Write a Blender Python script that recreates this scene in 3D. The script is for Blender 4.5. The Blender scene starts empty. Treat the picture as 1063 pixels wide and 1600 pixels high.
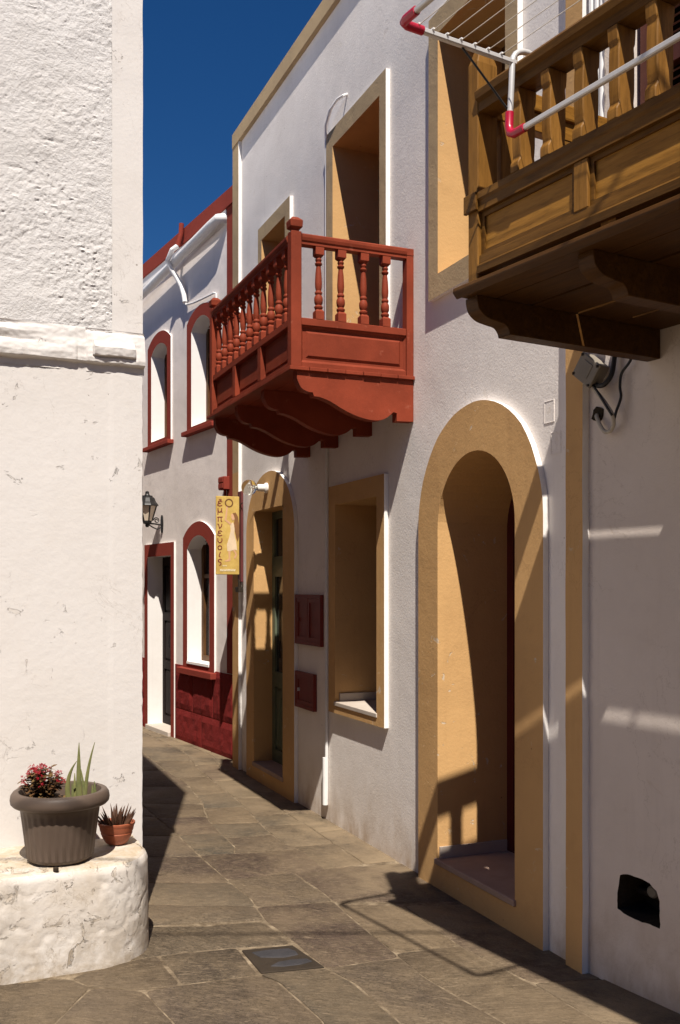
import bpy, bmesh, math, random
from math import radians, sin, cos, pi, atan2, sqrt
from mathutils import Vector, Matrix, noise
from mathutils.geometry import delaunay_2d_cdt

random.seed(7)
SC = bpy.context.scene
COL = SC.collection

# ------------------------------------------------------------------ camera, sky, sun, exposure
cam_d = bpy.data.cameras.new("camera")
cam = bpy.data.objects.new("camera", cam_d)
COL.objects.link(cam)
cam.location = (0, 0, 1.6)
cam.rotation_euler = (radians(90), 0, 0)
cam_d.sensor_fit = 'VERTICAL'
cam_d.sensor_height = 36.0
cam_d.lens = 36.0 * 1556.0 / 1600.0
cam_d.shift_y = 117.0 / 1600.0
cam_d.clip_start = 0.05
cam_d.clip_end = 3000
SC.camera = cam

SUN = Vector((0.085, -1.0, 1.52)).normalized()      # towards the sun
SUN_EL = math.asin(SUN.z)
world = bpy.data.worlds.new("World")
SC.world = world
world.use_nodes = True
wn = world.node_tree
wn.nodes.clear()
w_out = wn.nodes.new('ShaderNodeOutputWorld')
w_bg = wn.nodes.new('ShaderNodeBackground')
w_sky = wn.nodes.new('ShaderNodeTexSky')
w_sky.sky_type = 'NISHITA'
w_sky.sun_disc = False
w_sky.sun_elevation = SUN_EL
w_sky.sun_rotation = atan2(SUN.x, SUN.y)
w_sky.altitude = 200
w_sky.air_density = 1.0
w_sky.dust_density = 0.0
w_sky.ozone_density = 9.0
w_bg.inputs[1].default_value = 0.05
w_hs = wn.nodes.new('ShaderNodeHueSaturation')      # deep polarised blue
w_hs.inputs['Saturation'].default_value = 1.2
w_hs.inputs['Value'].default_value = 0.88
w_hs.inputs['Hue'].default_value = 0.505
wn.links.new(w_sky.outputs[0], w_hs.inputs['Color'])
wn.links.new(w_hs.outputs[0], w_bg.inputs[0])
wn.links.new(w_bg.outputs[0], w_out.inputs[0])

sun_d = bpy.data.lights.new("sun", 'SUN')
sun_d.energy = 5.0
sun_d.angle = radians(0.53)
sun_d.color = (1.0, 0.925, 0.83)
sun = bpy.data.objects.new("sun", sun_d)
COL.objects.link(sun)
sun.location = SUN * 30
sun.rotation_euler = (-SUN).to_track_quat('-Z', 'Y').to_euler()

SC.view_settings.view_transform = 'Standard'
SC.view_settings.look = 'None'
SC.view_settings.gamma = 1.0
SC.view_settings.exposure = 0.56
SC.view_settings.use_curve_mapping = False
SC.render.engine = 'CYCLES'
SC.cycles.max_bounces = 10
SC.cycles.diffuse_bounces = 6

# ------------------------------------------------------------------ material helpers
def new_mat(name):
    m = bpy.data.materials.new(name)
    m.use_nodes = True
    nt = m.node_tree
    b = nt.nodes['Principled BSDF']
    return m, nt, b

def nd(nt, t, **kw):
    n = nt.nodes.new(t)
    for k, v in kw.items():
        setattr(n, k, v)
    return n

def noise_tex(nt, vec, scale, detail=4, rough=0.55, dist=0.0):
    n = nt.nodes.new('ShaderNodeTexNoise')
    n.inputs['Scale'].default_value = scale
    n.inputs['Detail'].default_value = detail
    n.inputs['Roughness'].default_value = rough
    n.inputs['Distortion'].default_value = dist
    nt.links.new(vec, n.inputs['Vector'])
    return n.outputs['Fac']

def ramp(nt, fac, stops):
    r = nt.nodes.new('ShaderNodeValToRGB')
    el = r.color_ramp.elements
    el[0].position, el[0].color = stops[0][0], (*stops[0][1], 1)
    el[1].position, el[1].color = stops[-1][0], (*stops[-1][1], 1)
    for p, c in stops[1:-1]:
        e = el.new(p)
        e.color = (*c, 1)
    nt.links.new(fac, r.inputs[0])
    return r.outputs['Color']

def mixc(nt, fac, a, b, blend='MIX'):
    m = nt.nodes.new('ShaderNodeMix')
    m.data_type = 'RGBA'
    m.blend_type = blend
    for sock, val in ((m.inputs[0], fac), (m.inputs[6], a), (m.inputs[7], b)):
        if isinstance(val, (int, float)):
            sock.default_value = val
        elif isinstance(val, tuple):
            sock.default_value = (*val[:3], 1)
        else:
            nt.links.new(val, sock)
    return m.outputs[2]

def mathn(nt, op, a, b=None):
    m = nt.nodes.new('ShaderNodeMath')
    m.operation = op
    for i, val in enumerate((a, b)):
        if val is None:
            continue
        if isinstance(val, (int, float)):
            m.inputs[i].default_value = val
        else:
            nt.links.new(val, m.inputs[i])
    return m.outputs[0]

def coord(nt, scale=(1, 1, 1), kind='Object'):
    t = nt.nodes.new('ShaderNodeTexCoord')
    mp = nt.nodes.new('ShaderNodeMapping')
    mp.inputs['Scale'].default_value = scale
    nt.links.new(t.outputs[kind], mp.inputs['Vector'])
    return mp.outputs['Vector']

def wcoord(nt, scale=(1, 1, 1)):
    t = nt.nodes.new('ShaderNodeNewGeometry')
    mp = nt.nodes.new('ShaderNodeMapping')
    mp.inputs['Scale'].default_value = scale
    nt.links.new(t.outputs['Position'], mp.inputs['Vector'])
    return mp.outputs['Vector']

def bump(nt, b, heights, dist=0.01):
    """heights: list of (socket, strength, distance), chained"""
    prev = None
    for h, s, d in heights:
        bp = nt.nodes.new('ShaderNodeBump')
        bp.inputs['Strength'].default_value = s
        bp.inputs['Distance'].default_value = d
        nt.links.new(h, bp.inputs['Height'])
        if prev is not None:
            nt.links.new(prev, bp.inputs['Normal'])
        prev = bp.outputs['Normal']
    nt.links.new(prev, b.inputs['Normal'])

def plaster(name, col, dirt, fine=0.35, lump=0.3, rough_scale=60, dirt_amt=0.5, specks=True, streaks=True, base_grime=False, flakes=0.0, chip=None, fscale=9.0):
    m, nt, b = new_mat(name)
    v = wcoord(nt)
    big = noise_tex(nt, v, 1.3, 6, 0.6)
    med = noise_tex(nt, v, 9, 5, 0.6)
    c = mixc(nt, mathn(nt, 'MULTIPLY', ramp_f(nt, big, 0.42, 0.75), dirt_amt), col, dirt)
    c = mixc(nt, mathn(nt, 'MULTIPLY', ramp_f(nt, med, 0.55, 0.8), dirt_amt * 0.5), c, dirt)
    if streaks:
        vs = wcoord(nt, (7, 7, 0.5))
        st = noise_tex(nt, vs, 1.6, 4, 0.6)
        c = mixc(nt, mathn(nt, 'MULTIPLY', ramp_f(nt, st, 0.56, 0.78), dirt_amt * 0.55), c, dirt)
    if base_grime:
        sx = nt.nodes.new('ShaderNodeSeparateXYZ')
        nt.links.new(wcoord(nt), sx.inputs[0])
        low = nt.nodes.new('ShaderNodeMapRange')
        low.inputs[1].default_value, low.inputs[2].default_value = 0.50, 0.0
        nt.links.new(sx.outputs[2], low.inputs[0])
        g = mathn(nt, 'MULTIPLY', mathn(nt, 'POWER', low.outputs[0], 1.4), ramp_f(nt, noise_tex(nt, wcoord(nt, (1, 1, 0.6)), 6, 6, 0.65), 0.3, 0.65))
        c = mixc(nt, mathn(nt, 'MULTIPLY', g, 0.95), c, (dirt[0] * 0.72, dirt[1] * 0.60, dirt[2] * 0.46))
    if specks:
        vo = nt.nodes.new('ShaderNodeTexVoronoi')
        vo.inputs['Scale'].default_value = 9
        vo.inputs['Randomness'].default_value = 1
        nt.links.new(wcoord(nt, (1, 1, 1)), vo.inputs['Vector'])
        sp = ramp_f(nt, vo.outputs['Distance'], 0.05, 0.03)
        gate = ramp_f(nt, noise_tex(nt, v, 3.1, 2), 0.56, 0.6)
        c = mixc(nt, mathn(nt, 'MULTIPLY', mathn(nt, 'MULTIPLY', sp, gate), 0.75), c, (col[0] * 0.3, col[1] * 0.26, col[2] * 0.22))
    hs = []
    if flakes:
        fn = noise_tex(nt, v, fscale, 9, 0.66, 0.9)
        gate = ramp_f(nt, noise_tex(nt, v, 2.3, 3, 0.6), 0.46, 0.58)
        fl = mathn(nt, 'MULTIPLY', ramp_f(nt, fn, 0.635, 0.65), gate)
        hs.append((mathn(nt, 'SUBTRACT', 1.0, fl), flakes, 0.006))
        cr = mathn(nt, 'ABSOLUTE', mathn(nt, 'SUBTRACT', noise_tex(nt, v, 2.6, 8, 0.6, 0.5), 0.53))
        crk = mathn(nt, 'MULTIPLY', ramp_f(nt, cr, 0.0035, 0.0), ramp_f(nt, noise_tex(nt, v, 1.1, 2), 0.5, 0.56))
        c = mixc(nt, mathn(nt, 'MULTIPLY', crk, 0.35), c, (col[0] * 0.45, col[1] * 0.4, col[2] * 0.35))
        c = mixc(nt, mathn(nt, 'MULTIPLY', fl, 0.8 if chip else 0.25), c, chip or (col[0] * 0.75, col[1] * 0.68, col[2] * 0.58))
    nt.links.new(c, b.inputs['Base Color'])
    b.inputs['Roughness'].default_value = 0.9
    b.inputs['Specular IOR Level'].default_value = 0.15
    f = noise_tex(nt, v, rough_scale, 5, 0.65)
    l = noise_tex(nt, v, 3.2, 3, 0.5)
    l2 = noise_tex(nt, v, 14, 3, 0.5)
    bump(nt, b, [(l, lump, 0.05), (l2, lump * 0.5, 0.010), (f, fine, 0.006)] + hs)
    return m

def ramp_f(nt, fac, lo, hi):
    mr = nt.nodes.new('ShaderNodeMapRange')
    mr.inputs[1].default_value = lo
    mr.inputs[2].default_value = hi
    if isinstance(fac, (int, float)):
        mr.inputs[0].default_value = fac
    else:
        nt.links.new(fac, mr.inputs[0])
    return mr.outputs[0]

def paint(name, col, var=0.25, rough=0.55, bumpy=0.12, scale=22, worn=None, spec=0.3, grain=None):
    m, nt, b = new_mat(name)
    v = coord(nt)
    n1 = noise_tex(nt, v, 3.5, 5, 0.6)
    dark = tuple(x * (1 - var) for x in col)
    c = mixc(nt, ramp_f(nt, n1, 0.35, 0.7), col, dark)
    if worn:
        n2 = noise_tex(nt, v, 17, 6, 0.7)
        c = mixc(nt, mathn(nt, 'MULTIPLY', ramp_f(nt, n2, 0.63, 0.72), 0.75), c, worn)
    nt.links.new(c, b.inputs['Base Color'])
    b.inputs['Roughness'].default_value = rough
    b.inputs['Specular IOR Level'].default_value = spec
    hs = [(noise_tex(nt, v, scale, 4, 0.6), bumpy, 0.01)]
    if grain:
        hs.append((noise_tex(nt, coord(nt, grain), 6, 5, 0.6), 0.25, 0.003))
    bump(nt, b, hs)
    return m

def wood(name, stretch, light, dark, rough=0.5):
    m, nt, b = new_mat(name)
    oi = nt.nodes.new('ShaderNodeObjectInfo')
    v0 = coord(nt, stretch)
    va = nt.nodes.new('ShaderNodeVectorMath')
    va.operation = 'ADD'
    sc = nt.nodes.new('ShaderNodeVectorMath')
    sc.operation = 'SCALE'
    sc.inputs[0].default_value = (13.1, 7.7, 9.3)
    nt.links.new(oi.outputs['Random'], sc.inputs['Scale'])
    nt.links.new(v0, va.inputs[0])
    nt.links.new(sc.outputs[0], va.inputs[1])
    v = va.outputs[0]
    g1 = noise_tex(nt, v, 3.0, 6, 0.62, 1.2)
    g2 = noise_tex(nt, v, 13.0, 4, 0.7, 0.3)
    c = ramp(nt, g1, [(0.3, dark), (0.5, tuple((a + d) / 2 for a, d in zip(light, dark))), (0.7, light)])
    c = mixc(nt, mathn(nt, 'MULTIPLY', ramp_f(nt, g2, 0.5, 0.68), 0.55), c, tuple(x * 0.45 for x in dark))
    c = mixc(nt, mathn(nt, 'MULTIPLY', oi.outputs['Random'], 0.35), c, tuple(x * 0.6 for x in dark))
    nt.links.new(c, b.inputs['Base Color'])
    b.inputs['Roughness'].default_value = rough
    b.inputs['Specular IOR Level'].default_value = 0.12
    bump(nt, b, [(g2, 0.3, 0.003)])
    return m

def simple(name, col, rough=0.5, metal=0.0, spec=0.4, bumps=0.08, var=0.15):
    m, nt, b = new_mat(name)
    v = coord(nt)
    n = noise_tex(nt, v, 12, 4, 0.6)
    c = mixc(nt, n, tuple(x * (1 + var) for x in col), tuple(x * (1 - var) for x in col))
    nt.links.new(c, b.inputs['Base Color'])
    b.inputs['Roughness'].default_value = rough
    b.inputs['Metallic'].default_value = metal
    b.inputs['Specular IOR Level'].default_value = spec
    bump(nt, b, [(noise_tex(nt, v, 40, 3, 0.6), bumps, 0.004)])
    return m

M = {}
M['plaster_m'] = plaster('white_plaster_grey', (0.83, 0.775, 0.73), (0.62, 0.56, 0.51), fine=0.34, lump=0.10, rough_scale=85, dirt_amt=0.45, flakes=0.25, fscale=7, base_grime=True)
M['plaster_f'] = plaster('white_plaster_far', (0.78, 0.715, 0.675), (0.58, 0.52, 0.47), fine=0.25, lump=0.18, rough_scale=70, dirt_amt=0.4, specks=False)
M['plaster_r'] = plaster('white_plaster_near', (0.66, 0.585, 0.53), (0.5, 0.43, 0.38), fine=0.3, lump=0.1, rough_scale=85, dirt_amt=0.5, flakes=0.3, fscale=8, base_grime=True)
M['stucco_l'] = plaster('rough_white_stucco', (0.62, 0.60, 0.585), (0.53, 0.49, 0.445), fine=1.0, lump=0.08, rough_scale=95, dirt_amt=0.3, specks=False, streaks=False)
M['smooth_l'] = plaster('limewashed_wall', (0.64, 0.61, 0.585), (0.55, 0.49, 0.42), fine=0.22, lump=0.05, rough_scale=60, dirt_amt=0.3, flakes=0.9, fscale=10, specks=True, streaks=False)
M['trim_white'] = plaster('white_trim', (0.8, 0.775, 0.75), (0.6, 0.55, 0.5), fine=0.15, lump=0.1, rough_scale=60, dirt_amt=0.3, specks=False)
M['beige'] = plaster('ochre_paint', (0.58, 0.35, 0.15), (0.42, 0.245, 0.105), fine=0.28, lump=0.12, rough_scale=60, dirt_amt=0.65, flakes=0.5, chip=(0.60, 0.50, 0.38), fscale=13, specks=True)
M['beige_up'] = plaster('faded_ochre_paint', (0.47, 0.345, 0.20), (0.34, 0.25, 0.155), fine=0.4, lump=0.22, rough_scale=70, dirt_amt=0.5, specks=False)
M['red_trim'] = plaster('dark_red_paint', (0.235, 0.040, 0.026), (0.165, 0.030, 0.021), fine=0.22, lump=0.12, rough_scale=60, dirt_amt=0.4, specks=False)
M['red_block'] = plaster('dark_red_stone', (0.19, 0.018, 0.016), (0.12, 0.014, 0.013), fine=0.9, lump=0.35, rough_scale=38, dirt_amt=0.5, specks=False)
M['red_wood'] = paint('red_painted_wood', (0.25, 0.046, 0.021), var=0.35, rough=0.6, spec=0.12, worn=(0.33, 0.10, 0.06), bumpy=0.1, scale=30, grain=(1, 8, 8))
M['red_box'] = paint('red_box_paint', (0.20, 0.028, 0.02), var=0.3, rough=0.5, bumpy=0.1)
M['red_door'] = paint('oxblood_door', (0.10, 0.014, 0.012), var=0.3, rough=0.4)
M['maroon'] = paint('maroon_board', (0.14, 0.035, 0.035), var=0.35, rough=0.6)
M['green_door'] = paint('sage_door', (0.125, 0.15, 0.10), var=0.25, rough=0.45)
M['dark_wood'] = wood('brown_window_wood', (3, 3, 0.6), (0.17, 0.085, 0.035), (0.08, 0.036, 0.014))
M['black_door'] = paint('dark_door', (0.016, 0.011, 0.010), var=0.3, rough=0.6, spec=0.08)
M['wood_s'] = wood('varnished_wood_long', (0.7, 7, 7), (0.20, 0.095, 0.020), (0.10, 0.044, 0.008))
M['wood_z'] = wood('varnished_wood_upright', (7, 7, 0.7), (0.30, 0.145, 0.031), (0.16, 0.072, 0.013))
M['wood_o'] = wood('varnished_wood_cross', (7, 0.7, 7), (0.29, 0.135, 0.022), (0.16, 0.068, 0.010))
M['wood_p'] = wood('varnished_panel_wood', (0.7, 7, 7), (0.42, 0.21, 0.042), (0.26, 0.118, 0.02))
M['wood_d'] = wood('shade_darkened_underside', (0.7, 7, 7), (0.10, 0.044, 0.010), (0.05, 0.02, 0.005))  # balcony wood with the shade underneath put into its colour
M['louver'] = paint('red_brown_shutter', (0.10, 0.026, 0.012), var=0.3, rough=0.45, spec=0.4)
M['marble'] = plaster('worn_marble', (0.50, 0.44, 0.38), (0.34, 0.26, 0.205), fine=0.1, lump=0.05, rough_scale=40, dirt_amt=0.9, specks=False, streaks=False)
M['marble_red'] = plaster('reddish_marble', (0.40, 0.29, 0.23), (0.24, 0.15, 0.11), fine=0.1, lump=0.05, rough_scale=30, dirt_amt=0.9, specks=False, streaks=False)
M['black'] = simple('black_iron', (0.012, 0.011, 0.011), 0.45, 0.0, 0.4)
M['white_pvc'] = simple('white_pvc', (0.72, 0.71, 0.70), 0.45, 0.0, 0.4, 0.05)
M['white_pl'] = simple('white_ceramic', (0.8, 0.79, 0.77), 0.3, 0.0, 0.5, 0.02)
M['alu'] = simple('coated_steel', (0.55, 0.54, 0.53), 0.35, 0.2, 0.5, 0.03)
M['string'] = simple('pale_cord', (0.6, 0.55, 0.47), 0.8, 0.0, 0.2)
M['red_plastic'] = simple('crimson_plastic', (0.40, 0.008, 0.035), 0.32, 0.0, 0.5, 0.03)
M['grey_box'] = simple('weathered_grey_plastic', (0.21, 0.185, 0.15), 0.6, 0.0, 0.3, 0.2, 0.3)
M['cable_w'] = simple('dirty_white_cable', (0.42, 0.38, 0.32), 0.6)
M['pot_brown'] = simple('taupe_plastic', (0.098, 0.070, 0.053), 0.5, 0.0, 0.3, 0.1, 0.12)
M['terracotta'] = simple('terracotta', (0.30, 0.085, 0.04), 0.5, 0.0, 0.35, 0.15, 0.3)
M['soil'] = simple('dry_soil', (0.12, 0.085, 0.06), 0.95, 0.0, 0.1, 0.9, 0.5)
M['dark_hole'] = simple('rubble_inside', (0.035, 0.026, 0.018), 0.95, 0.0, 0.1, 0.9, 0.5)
M['bench'] = None

def glass_mat(name, tint=(0.02, 0.022, 0.025)):
    m, nt, b = new_mat(name)
    n = noise_tex(nt, coord(nt), 2.0, 2)
    c = mixc(nt, n, tint, tuple(x * 1.6 for x in tint))
    nt.links.new(c, b.inputs['Base Color'])
    b.inputs['Roughness'].default_value = 0.06
    b.inputs['Specular IOR Level'].default_value = 0.6
    return m
M['pane'] = glass_mat('dark_window_glass')

def clear_glass(name):
    m, nt, b = new_mat(name)
    b.inputs['Base Color'].default_value = (0.86, 0.86, 0.78, 1)
    b.inputs['Roughness'].default_value = 0.02
    b.inputs['Transmission Weight'].default_value = 1.0
    b.inputs['IOR'].default_value = 1.22
    n = noise_tex(nt, coord(nt), 8.0, 2)
    nt.links.new(ramp_f(nt, n, -1.0, 12.0), b.inputs['Roughness'])
    return m
M['bulb'] = clear_glass('bulb_glass')
M['lamp_glass'] = simple('frosted_lamp_pane', (0.62, 0.52, 0.40), 0.35, 0.0, 0.5, 0.1)

def leaf_mat(name, a, b2, edge=None):
    m, nt, b = new_mat(name)
    v = coord(nt)
    n = noise_tex(nt, v, 18, 4, 0.6)
    oi = nt.nodes.new('ShaderNodeObjectInfo')
    c = mixc(nt, ramp_f(nt, n, 0.35, 0.65), a, b2)
    c = mixc(nt, mathn(nt, 'MULTIPLY', oi.outputs['Random'], 0.4), c, tuple(x * 1.25 for x in b2))
    nt.links.new(c, b.inputs['Base Color'])
    b.inputs['Roughness'].default_value = 0.55
    b.inputs['Specular IOR Level'].default_value = 0.15
    b.inputs['Subsurface Weight'].default_value = 0.0
    return m
M['aloe'] = leaf_mat('aloe_green', (0.10, 0.115, 0.045), (0.19, 0.185, 0.07))
M['kal_leaf'] = leaf_mat('reddish_succulent_leaf', (0.085, 0.035, 0.018), (0.13, 0.08, 0.03))
M['kal_flower'] = leaf_mat('crimson_flower', (0.27, 0.004, 0.013), (0.16, 0.004, 0.010))
M['haw'] = leaf_mat('brown_spiky_leaf', (0.055, 0.028, 0.018), (0.10, 0.05, 0.03))
M['plant_dark'] = leaf_mat('dark_plant_leaf', (0.02, 0.03, 0.015), (0.04, 0.05, 0.02))

def stone_mat():
    m, nt, b = new_mat('schist_paving')
    oi = nt.nodes.new('ShaderNodeObjectInfo')
    rnd = oi.outputs['Random']
    sv = nt.nodes.new('ShaderNodeVectorMath'); sv.operation = 'SCALE'
    sv.inputs[0].default_value = (31.0, 17.0, 5.0)
    nt.links.new(rnd, sv.inputs['Scale'])
    def off(v):
        a = nt.nodes.new('ShaderNodeVectorMath'); a.operation = 'ADD'
        nt.links.new(v, a.inputs[0]); nt.links.new(sv.outputs[0], a.inputs[1])
        return a.outputs[0]
    v = off(wcoord(nt))
    rot = nt.nodes.new('ShaderNodeVectorRotate'); rot.rotation_type = 'Z_AXIS'      # cleavage grain lies across the street
    nt.links.new(wcoord(nt), rot.inputs['Vector'])
    nt.links.new(mathn(nt, 'SUBTRACT', mathn(nt, 'MULTIPLY', rnd, 0.7), 0.2), rot.inputs['Angle'])
    def grain(sc):
        mp = nt.nodes.new('ShaderNodeMapping'); mp.inputs['Scale'].default_value = sc
        nt.links.new(rot.outputs[0], mp.inputs['Vector'])
        return off(mp.outputs[0])
    g = noise_tex(nt, grain((5, 22, 10)), 1.7, 8, 0.72, 0.8)
    st = noise_tex(nt, grain((14, 60, 20)), 1.5, 6, 0.7, 0.5)
    f = noise_tex(nt, v, 75, 5, 0.75)
    ff = noise_tex(nt, v, 190, 3, 0.7)
    big = noise_tex(nt, v, 3.2, 7, 0.66, 0.7)
    mid = noise_tex(nt, v, 15, 7, 0.72, 0.4)
    col = nt.nodes.new('ShaderNodeValToRGB')
    el = col.color_ramp.elements
    el[0].position = 0.0; el[0].color = (0.092, 0.066, 0.042, 1)
    el[1].position = 1.0; el[1].color = (0.105, 0.082, 0.056, 1)
    for p, c in ((0.15, (0.045, 0.037, 0.030)), (0.3, (0.150, 0.108, 0.066)), (0.45, (0.055, 0.054, 0.046)), (0.6, (0.140, 0.112, 0.076)), (0.75, (0.062, 0.040, 0.034)), (0.9, (0.125, 0.10, 0.072))):
        e = el.new(p); e.color = (*c, 1)
    nt.links.new(rnd, col.inputs[0])
    c = col.outputs[0]
    c = mixc(nt, mathn(nt, 'MULTIPLY', ramp_f(nt, big, 0.44, 0.66), 0.6), c, (0.185, 0.138, 0.084))
    c = mixc(nt, mathn(nt, 'MULTIPLY', ramp_f(nt, mid, 0.50, 0.66), 0.35), c, (0.20, 0.152, 0.10))
    c = mixc(nt, mathn(nt, 'MULTIPLY', ramp_f(nt, mid, 0.47, 0.36), 0.4), c, (0.05, 0.039, 0.027))
    m3 = noise_tex(nt, grain((24, 40, 30)), 1.0, 6, 0.75, 0.6)
    c = mixc(nt, mathn(nt, 'MULTIPLY', ramp_f(nt, m3, 0.52, 0.66), 0.35), c, (0.21, 0.162, 0.11))
    c = mixc(nt, mathn(nt, 'MULTIPLY', ramp_f(nt, m3, 0.46, 0.34), 0.4), c, (0.042, 0.032, 0.022))
    c = mixc(nt, mathn(nt, 'MULTIPLY', ramp_f(nt, g, 0.51, 0.63), 0.5), c, (0.052, 0.039, 0.026))
    c = mixc(nt, mathn(nt, 'MULTIPLY', ramp_f(nt, st, 0.53, 0.62), 0.7), c, (0.25, 0.192, 0.13))
    c = mixc(nt, mathn(nt, 'MULTIPLY', ramp_f(nt, f, 0.50, 0.64), 0.75), c, (0.036, 0.027, 0.018))
    c = mixc(nt, mathn(nt, 'MULTIPLY', ramp_f(nt, ff, 0.52, 0.66), 0.5), c, (0.20, 0.155, 0.11))
    # sandy dust, unevenly trodden
    c = mixc(nt, mathn(nt, 'MULTIPLY', ramp_f(nt, noise_tex(nt, wcoord(nt), 0.8, 6, 0.62, 0.5), 0.48, 0.66), 0.62), c, (0.235, 0.176, 0.112))
    dt = nt.nodes.new('ShaderNodeVectorMath'); dt.operation = 'DOT_PRODUCT'      # dust swept up along the house fronts
    nt.links.new(wcoord(nt), dt.inputs[0]); dt.inputs[1].default_value = (-0.925, -0.381, 0)
    wd = ramp_f(nt, mathn(nt, 'ADD', dt.outputs['Value'], 2.509), 0.75, 0.1)
    dust = mathn(nt, 'MULTIPLY', wd, ramp_f(nt, noise_tex(nt, wcoord(nt), 2.4, 7, 0.66, 0.5), 0.34, 0.58))
    c = mixc(nt, mathn(nt, 'MULTIPLY', dust, 0.8), c, (0.29, 0.22, 0.14))
    c = mixc(nt, 1.0, c, (0.91, 0.90, 0.89), 'MULTIPLY')
    nt.links.new(c, b.inputs['Base Color'])
    nt.links.new(ramp_f(nt, big, -0.6, 1.2), b.inputs['Roughness'])
    b.inputs['Specular IOR Level'].default_value = 0.18
    bump(nt, b, [(big, 0.6, 0.02), (mid, 0.6, 0.012), (g, 0.8, 0.008), (st, 0.5, 0.004), (f, 0.9, 0.005)])
    return m
M['stone'] = stone_mat()
def mortar_mat():
    m, nt, b = new_mat('lime_mortar')
    v = wcoord(nt)
    c = ramp(nt, noise_tex(nt, v, 11, 8, 0.75), [(0.36, (0.085, 0.062, 0.04)), (0.52, (0.185, 0.142, 0.094)), (0.70, (0.34, 0.27, 0.185))])
    nt.links.new(c, b.inputs['Base Color'])
    b.inputs['Roughness'].default_value = 0.95
    b.inputs['Specular IOR Level'].default_value = 0.1
    bump(nt, b, [(noise_tex(nt, v, 30, 6, 0.7), 0.8, 0.01), (noise_tex(nt, v, 4, 3), 0.4, 0.03)])
    return m
M['mortar'] = mortar_mat()
M['mortar_dark'] = simple('packed_grey_earth', (0.085, 0.07, 0.052), 0.95, 0.0, 0.1, 0.4, 0.3)

def plinth_mat():
    m, nt, b = new_mat('flaking_limewash')
    v = wcoord(nt)
    big = noise_tex(nt, v, 3.5, 6, 0.65, 0.4)
    med = noise_tex(nt, v, 11, 7, 0.7, 0.5)
    c = mixc(nt, mathn(nt, 'MULTIPLY', ramp_f(nt, big, 0.42, 0.66), 0.75), (0.62, 0.58, 0.535), (0.47, 0.405, 0.33))
    f2c = noise_tex(nt, v, 12, 9, 0.68, 1.0)
    c = mixc(nt, mathn(nt, 'MULTIPLY', mathn(nt, 'MULTIPLY', ramp_f(nt, f2c, 0.60, 0.615), ramp_f(nt, noise_tex(nt, v, 3.0, 3), 0.42, 0.54)), 0.5), c, (0.40, 0.33, 0.25))
    # edges of flaked paint
    fl = noise_tex(nt, v, 6.5, 8, 0.62, 1.0)
    line = mathn(nt, 'SUBTRACT', 1.0, ramp_f(nt, mathn(nt, 'ABSOLUTE', mathn(nt, 'SUBTRACT', fl, 0.56)), 0.0, 0.012))
    c = mixc(nt, mathn(nt, 'MULTIPLY', line, 0.4), c, (0.22, 0.17, 0.11))
    c = mixc(nt, mathn(nt, 'MULTIPLY', ramp_f(nt, fl, 0.63, 0.65), 0.75), c, (0.22, 0.165, 0.105))
    # grime near the pavement
    sx = nt.nodes.new('ShaderNodeSeparateXYZ'); nt.links.new(wcoord(nt), sx.inputs[0])
    low = ramp_f(nt, sx.outputs[2], 0.3, 0.0)
    c = mixc(nt, mathn(nt, 'MULTIPLY', mathn(nt, 'MULTIPLY', low, ramp_f(nt, med, 0.34, 0.58)), 0.85), c, (0.34, 0.275, 0.20))
    c = mixc(nt, mathn(nt, 'MULTIPLY', ramp_f(nt, noise_tex(nt, wcoord(nt, (1, 1, 0.45)), 5.5, 7, 0.7, 0.6), 0.50, 0.66), 0.6), c, (0.40, 0.36, 0.315))
    # dust on top
    ge = nt.nodes.new('ShaderNodeNewGeometry'); sn = nt.nodes.new('ShaderNodeSeparateXYZ')
    nt.links.new(ge.outputs['True Normal'], sn.inputs[0])
    up = ramp_f(nt, sn.outputs[2], 0.5, 0.95)
    c = mixc(nt, mathn(nt, 'MULTIPLY', mathn(nt, 'MULTIPLY', up, ramp_f(nt, med, 0.3, 0.6)), 0.8), c, (0.42, 0.33, 0.215))
    nt.links.new(c, b.inputs['Base Color'])
    b.inputs['Roughness'].default_value = 0.95
    b.inputs['Specular IOR Level'].default_value = 0.1
    f2 = noise_tex(nt, v, 12, 9, 0.68, 1.0)
    flk = mathn(nt, 'SUBTRACT', 1.0, mathn(nt, 'MULTIPLY', ramp_f(nt, f2, 0.60, 0.615), ramp_f(nt, noise_tex(nt, v, 3.0, 3), 0.42, 0.54)))
    bump(nt, b, [(flk, 0.9, 0.007), (mathn(nt, 'SUBTRACT', 1.0, ramp_f(nt, fl, 0.625, 0.64)), 0.9, 0.008), (big, 0.15, 0.03), (med, 0.4, 0.006), (noise_tex(nt, v, 70, 5, 0.7), 0.4, 0.005)])
    return m
M['plinth'] = plinth_mat()
def sign_mat():
    m, nt, b = new_mat('yellow_sign_board')
    v = coord(nt)
    n = noise_tex(nt, v, 9, 5, 0.65)
    c = ramp(nt, n, [(0.3, (0.42, 0.27, 0.06)), (0.55, (0.55, 0.38, 0.10)), (0.75, (0.62, 0.47, 0.17))])
    nt.links.new(c, b.inputs['Base Color'])
    b.inputs['Roughness'].default_value = 0.6
    return m
M['sign'] = sign_mat()
M['sign_red'] = simple('sign_lettering', (0.20, 0.045, 0.03), 0.6)
M['sign_skin'] = simple('sign_flesh', (0.58, 0.34, 0.20), 0.6)
M['sign_dress'] = simple('sign_dress', (0.66, 0.52, 0.36), 0.6, var=0.25)
M['sign_hair'] = simple('sign_hair', (0.20, 0.09, 0.03), 0.7, var=0.5)
M['sign_white'] = simple('sign_white', (0.72, 0.64, 0.46), 0.6)
M['slate'] = simple('dark_slate', (0.042, 0.040, 0.043), 0.65, 0.0, 0.2, 0.9, 0.5)
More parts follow.
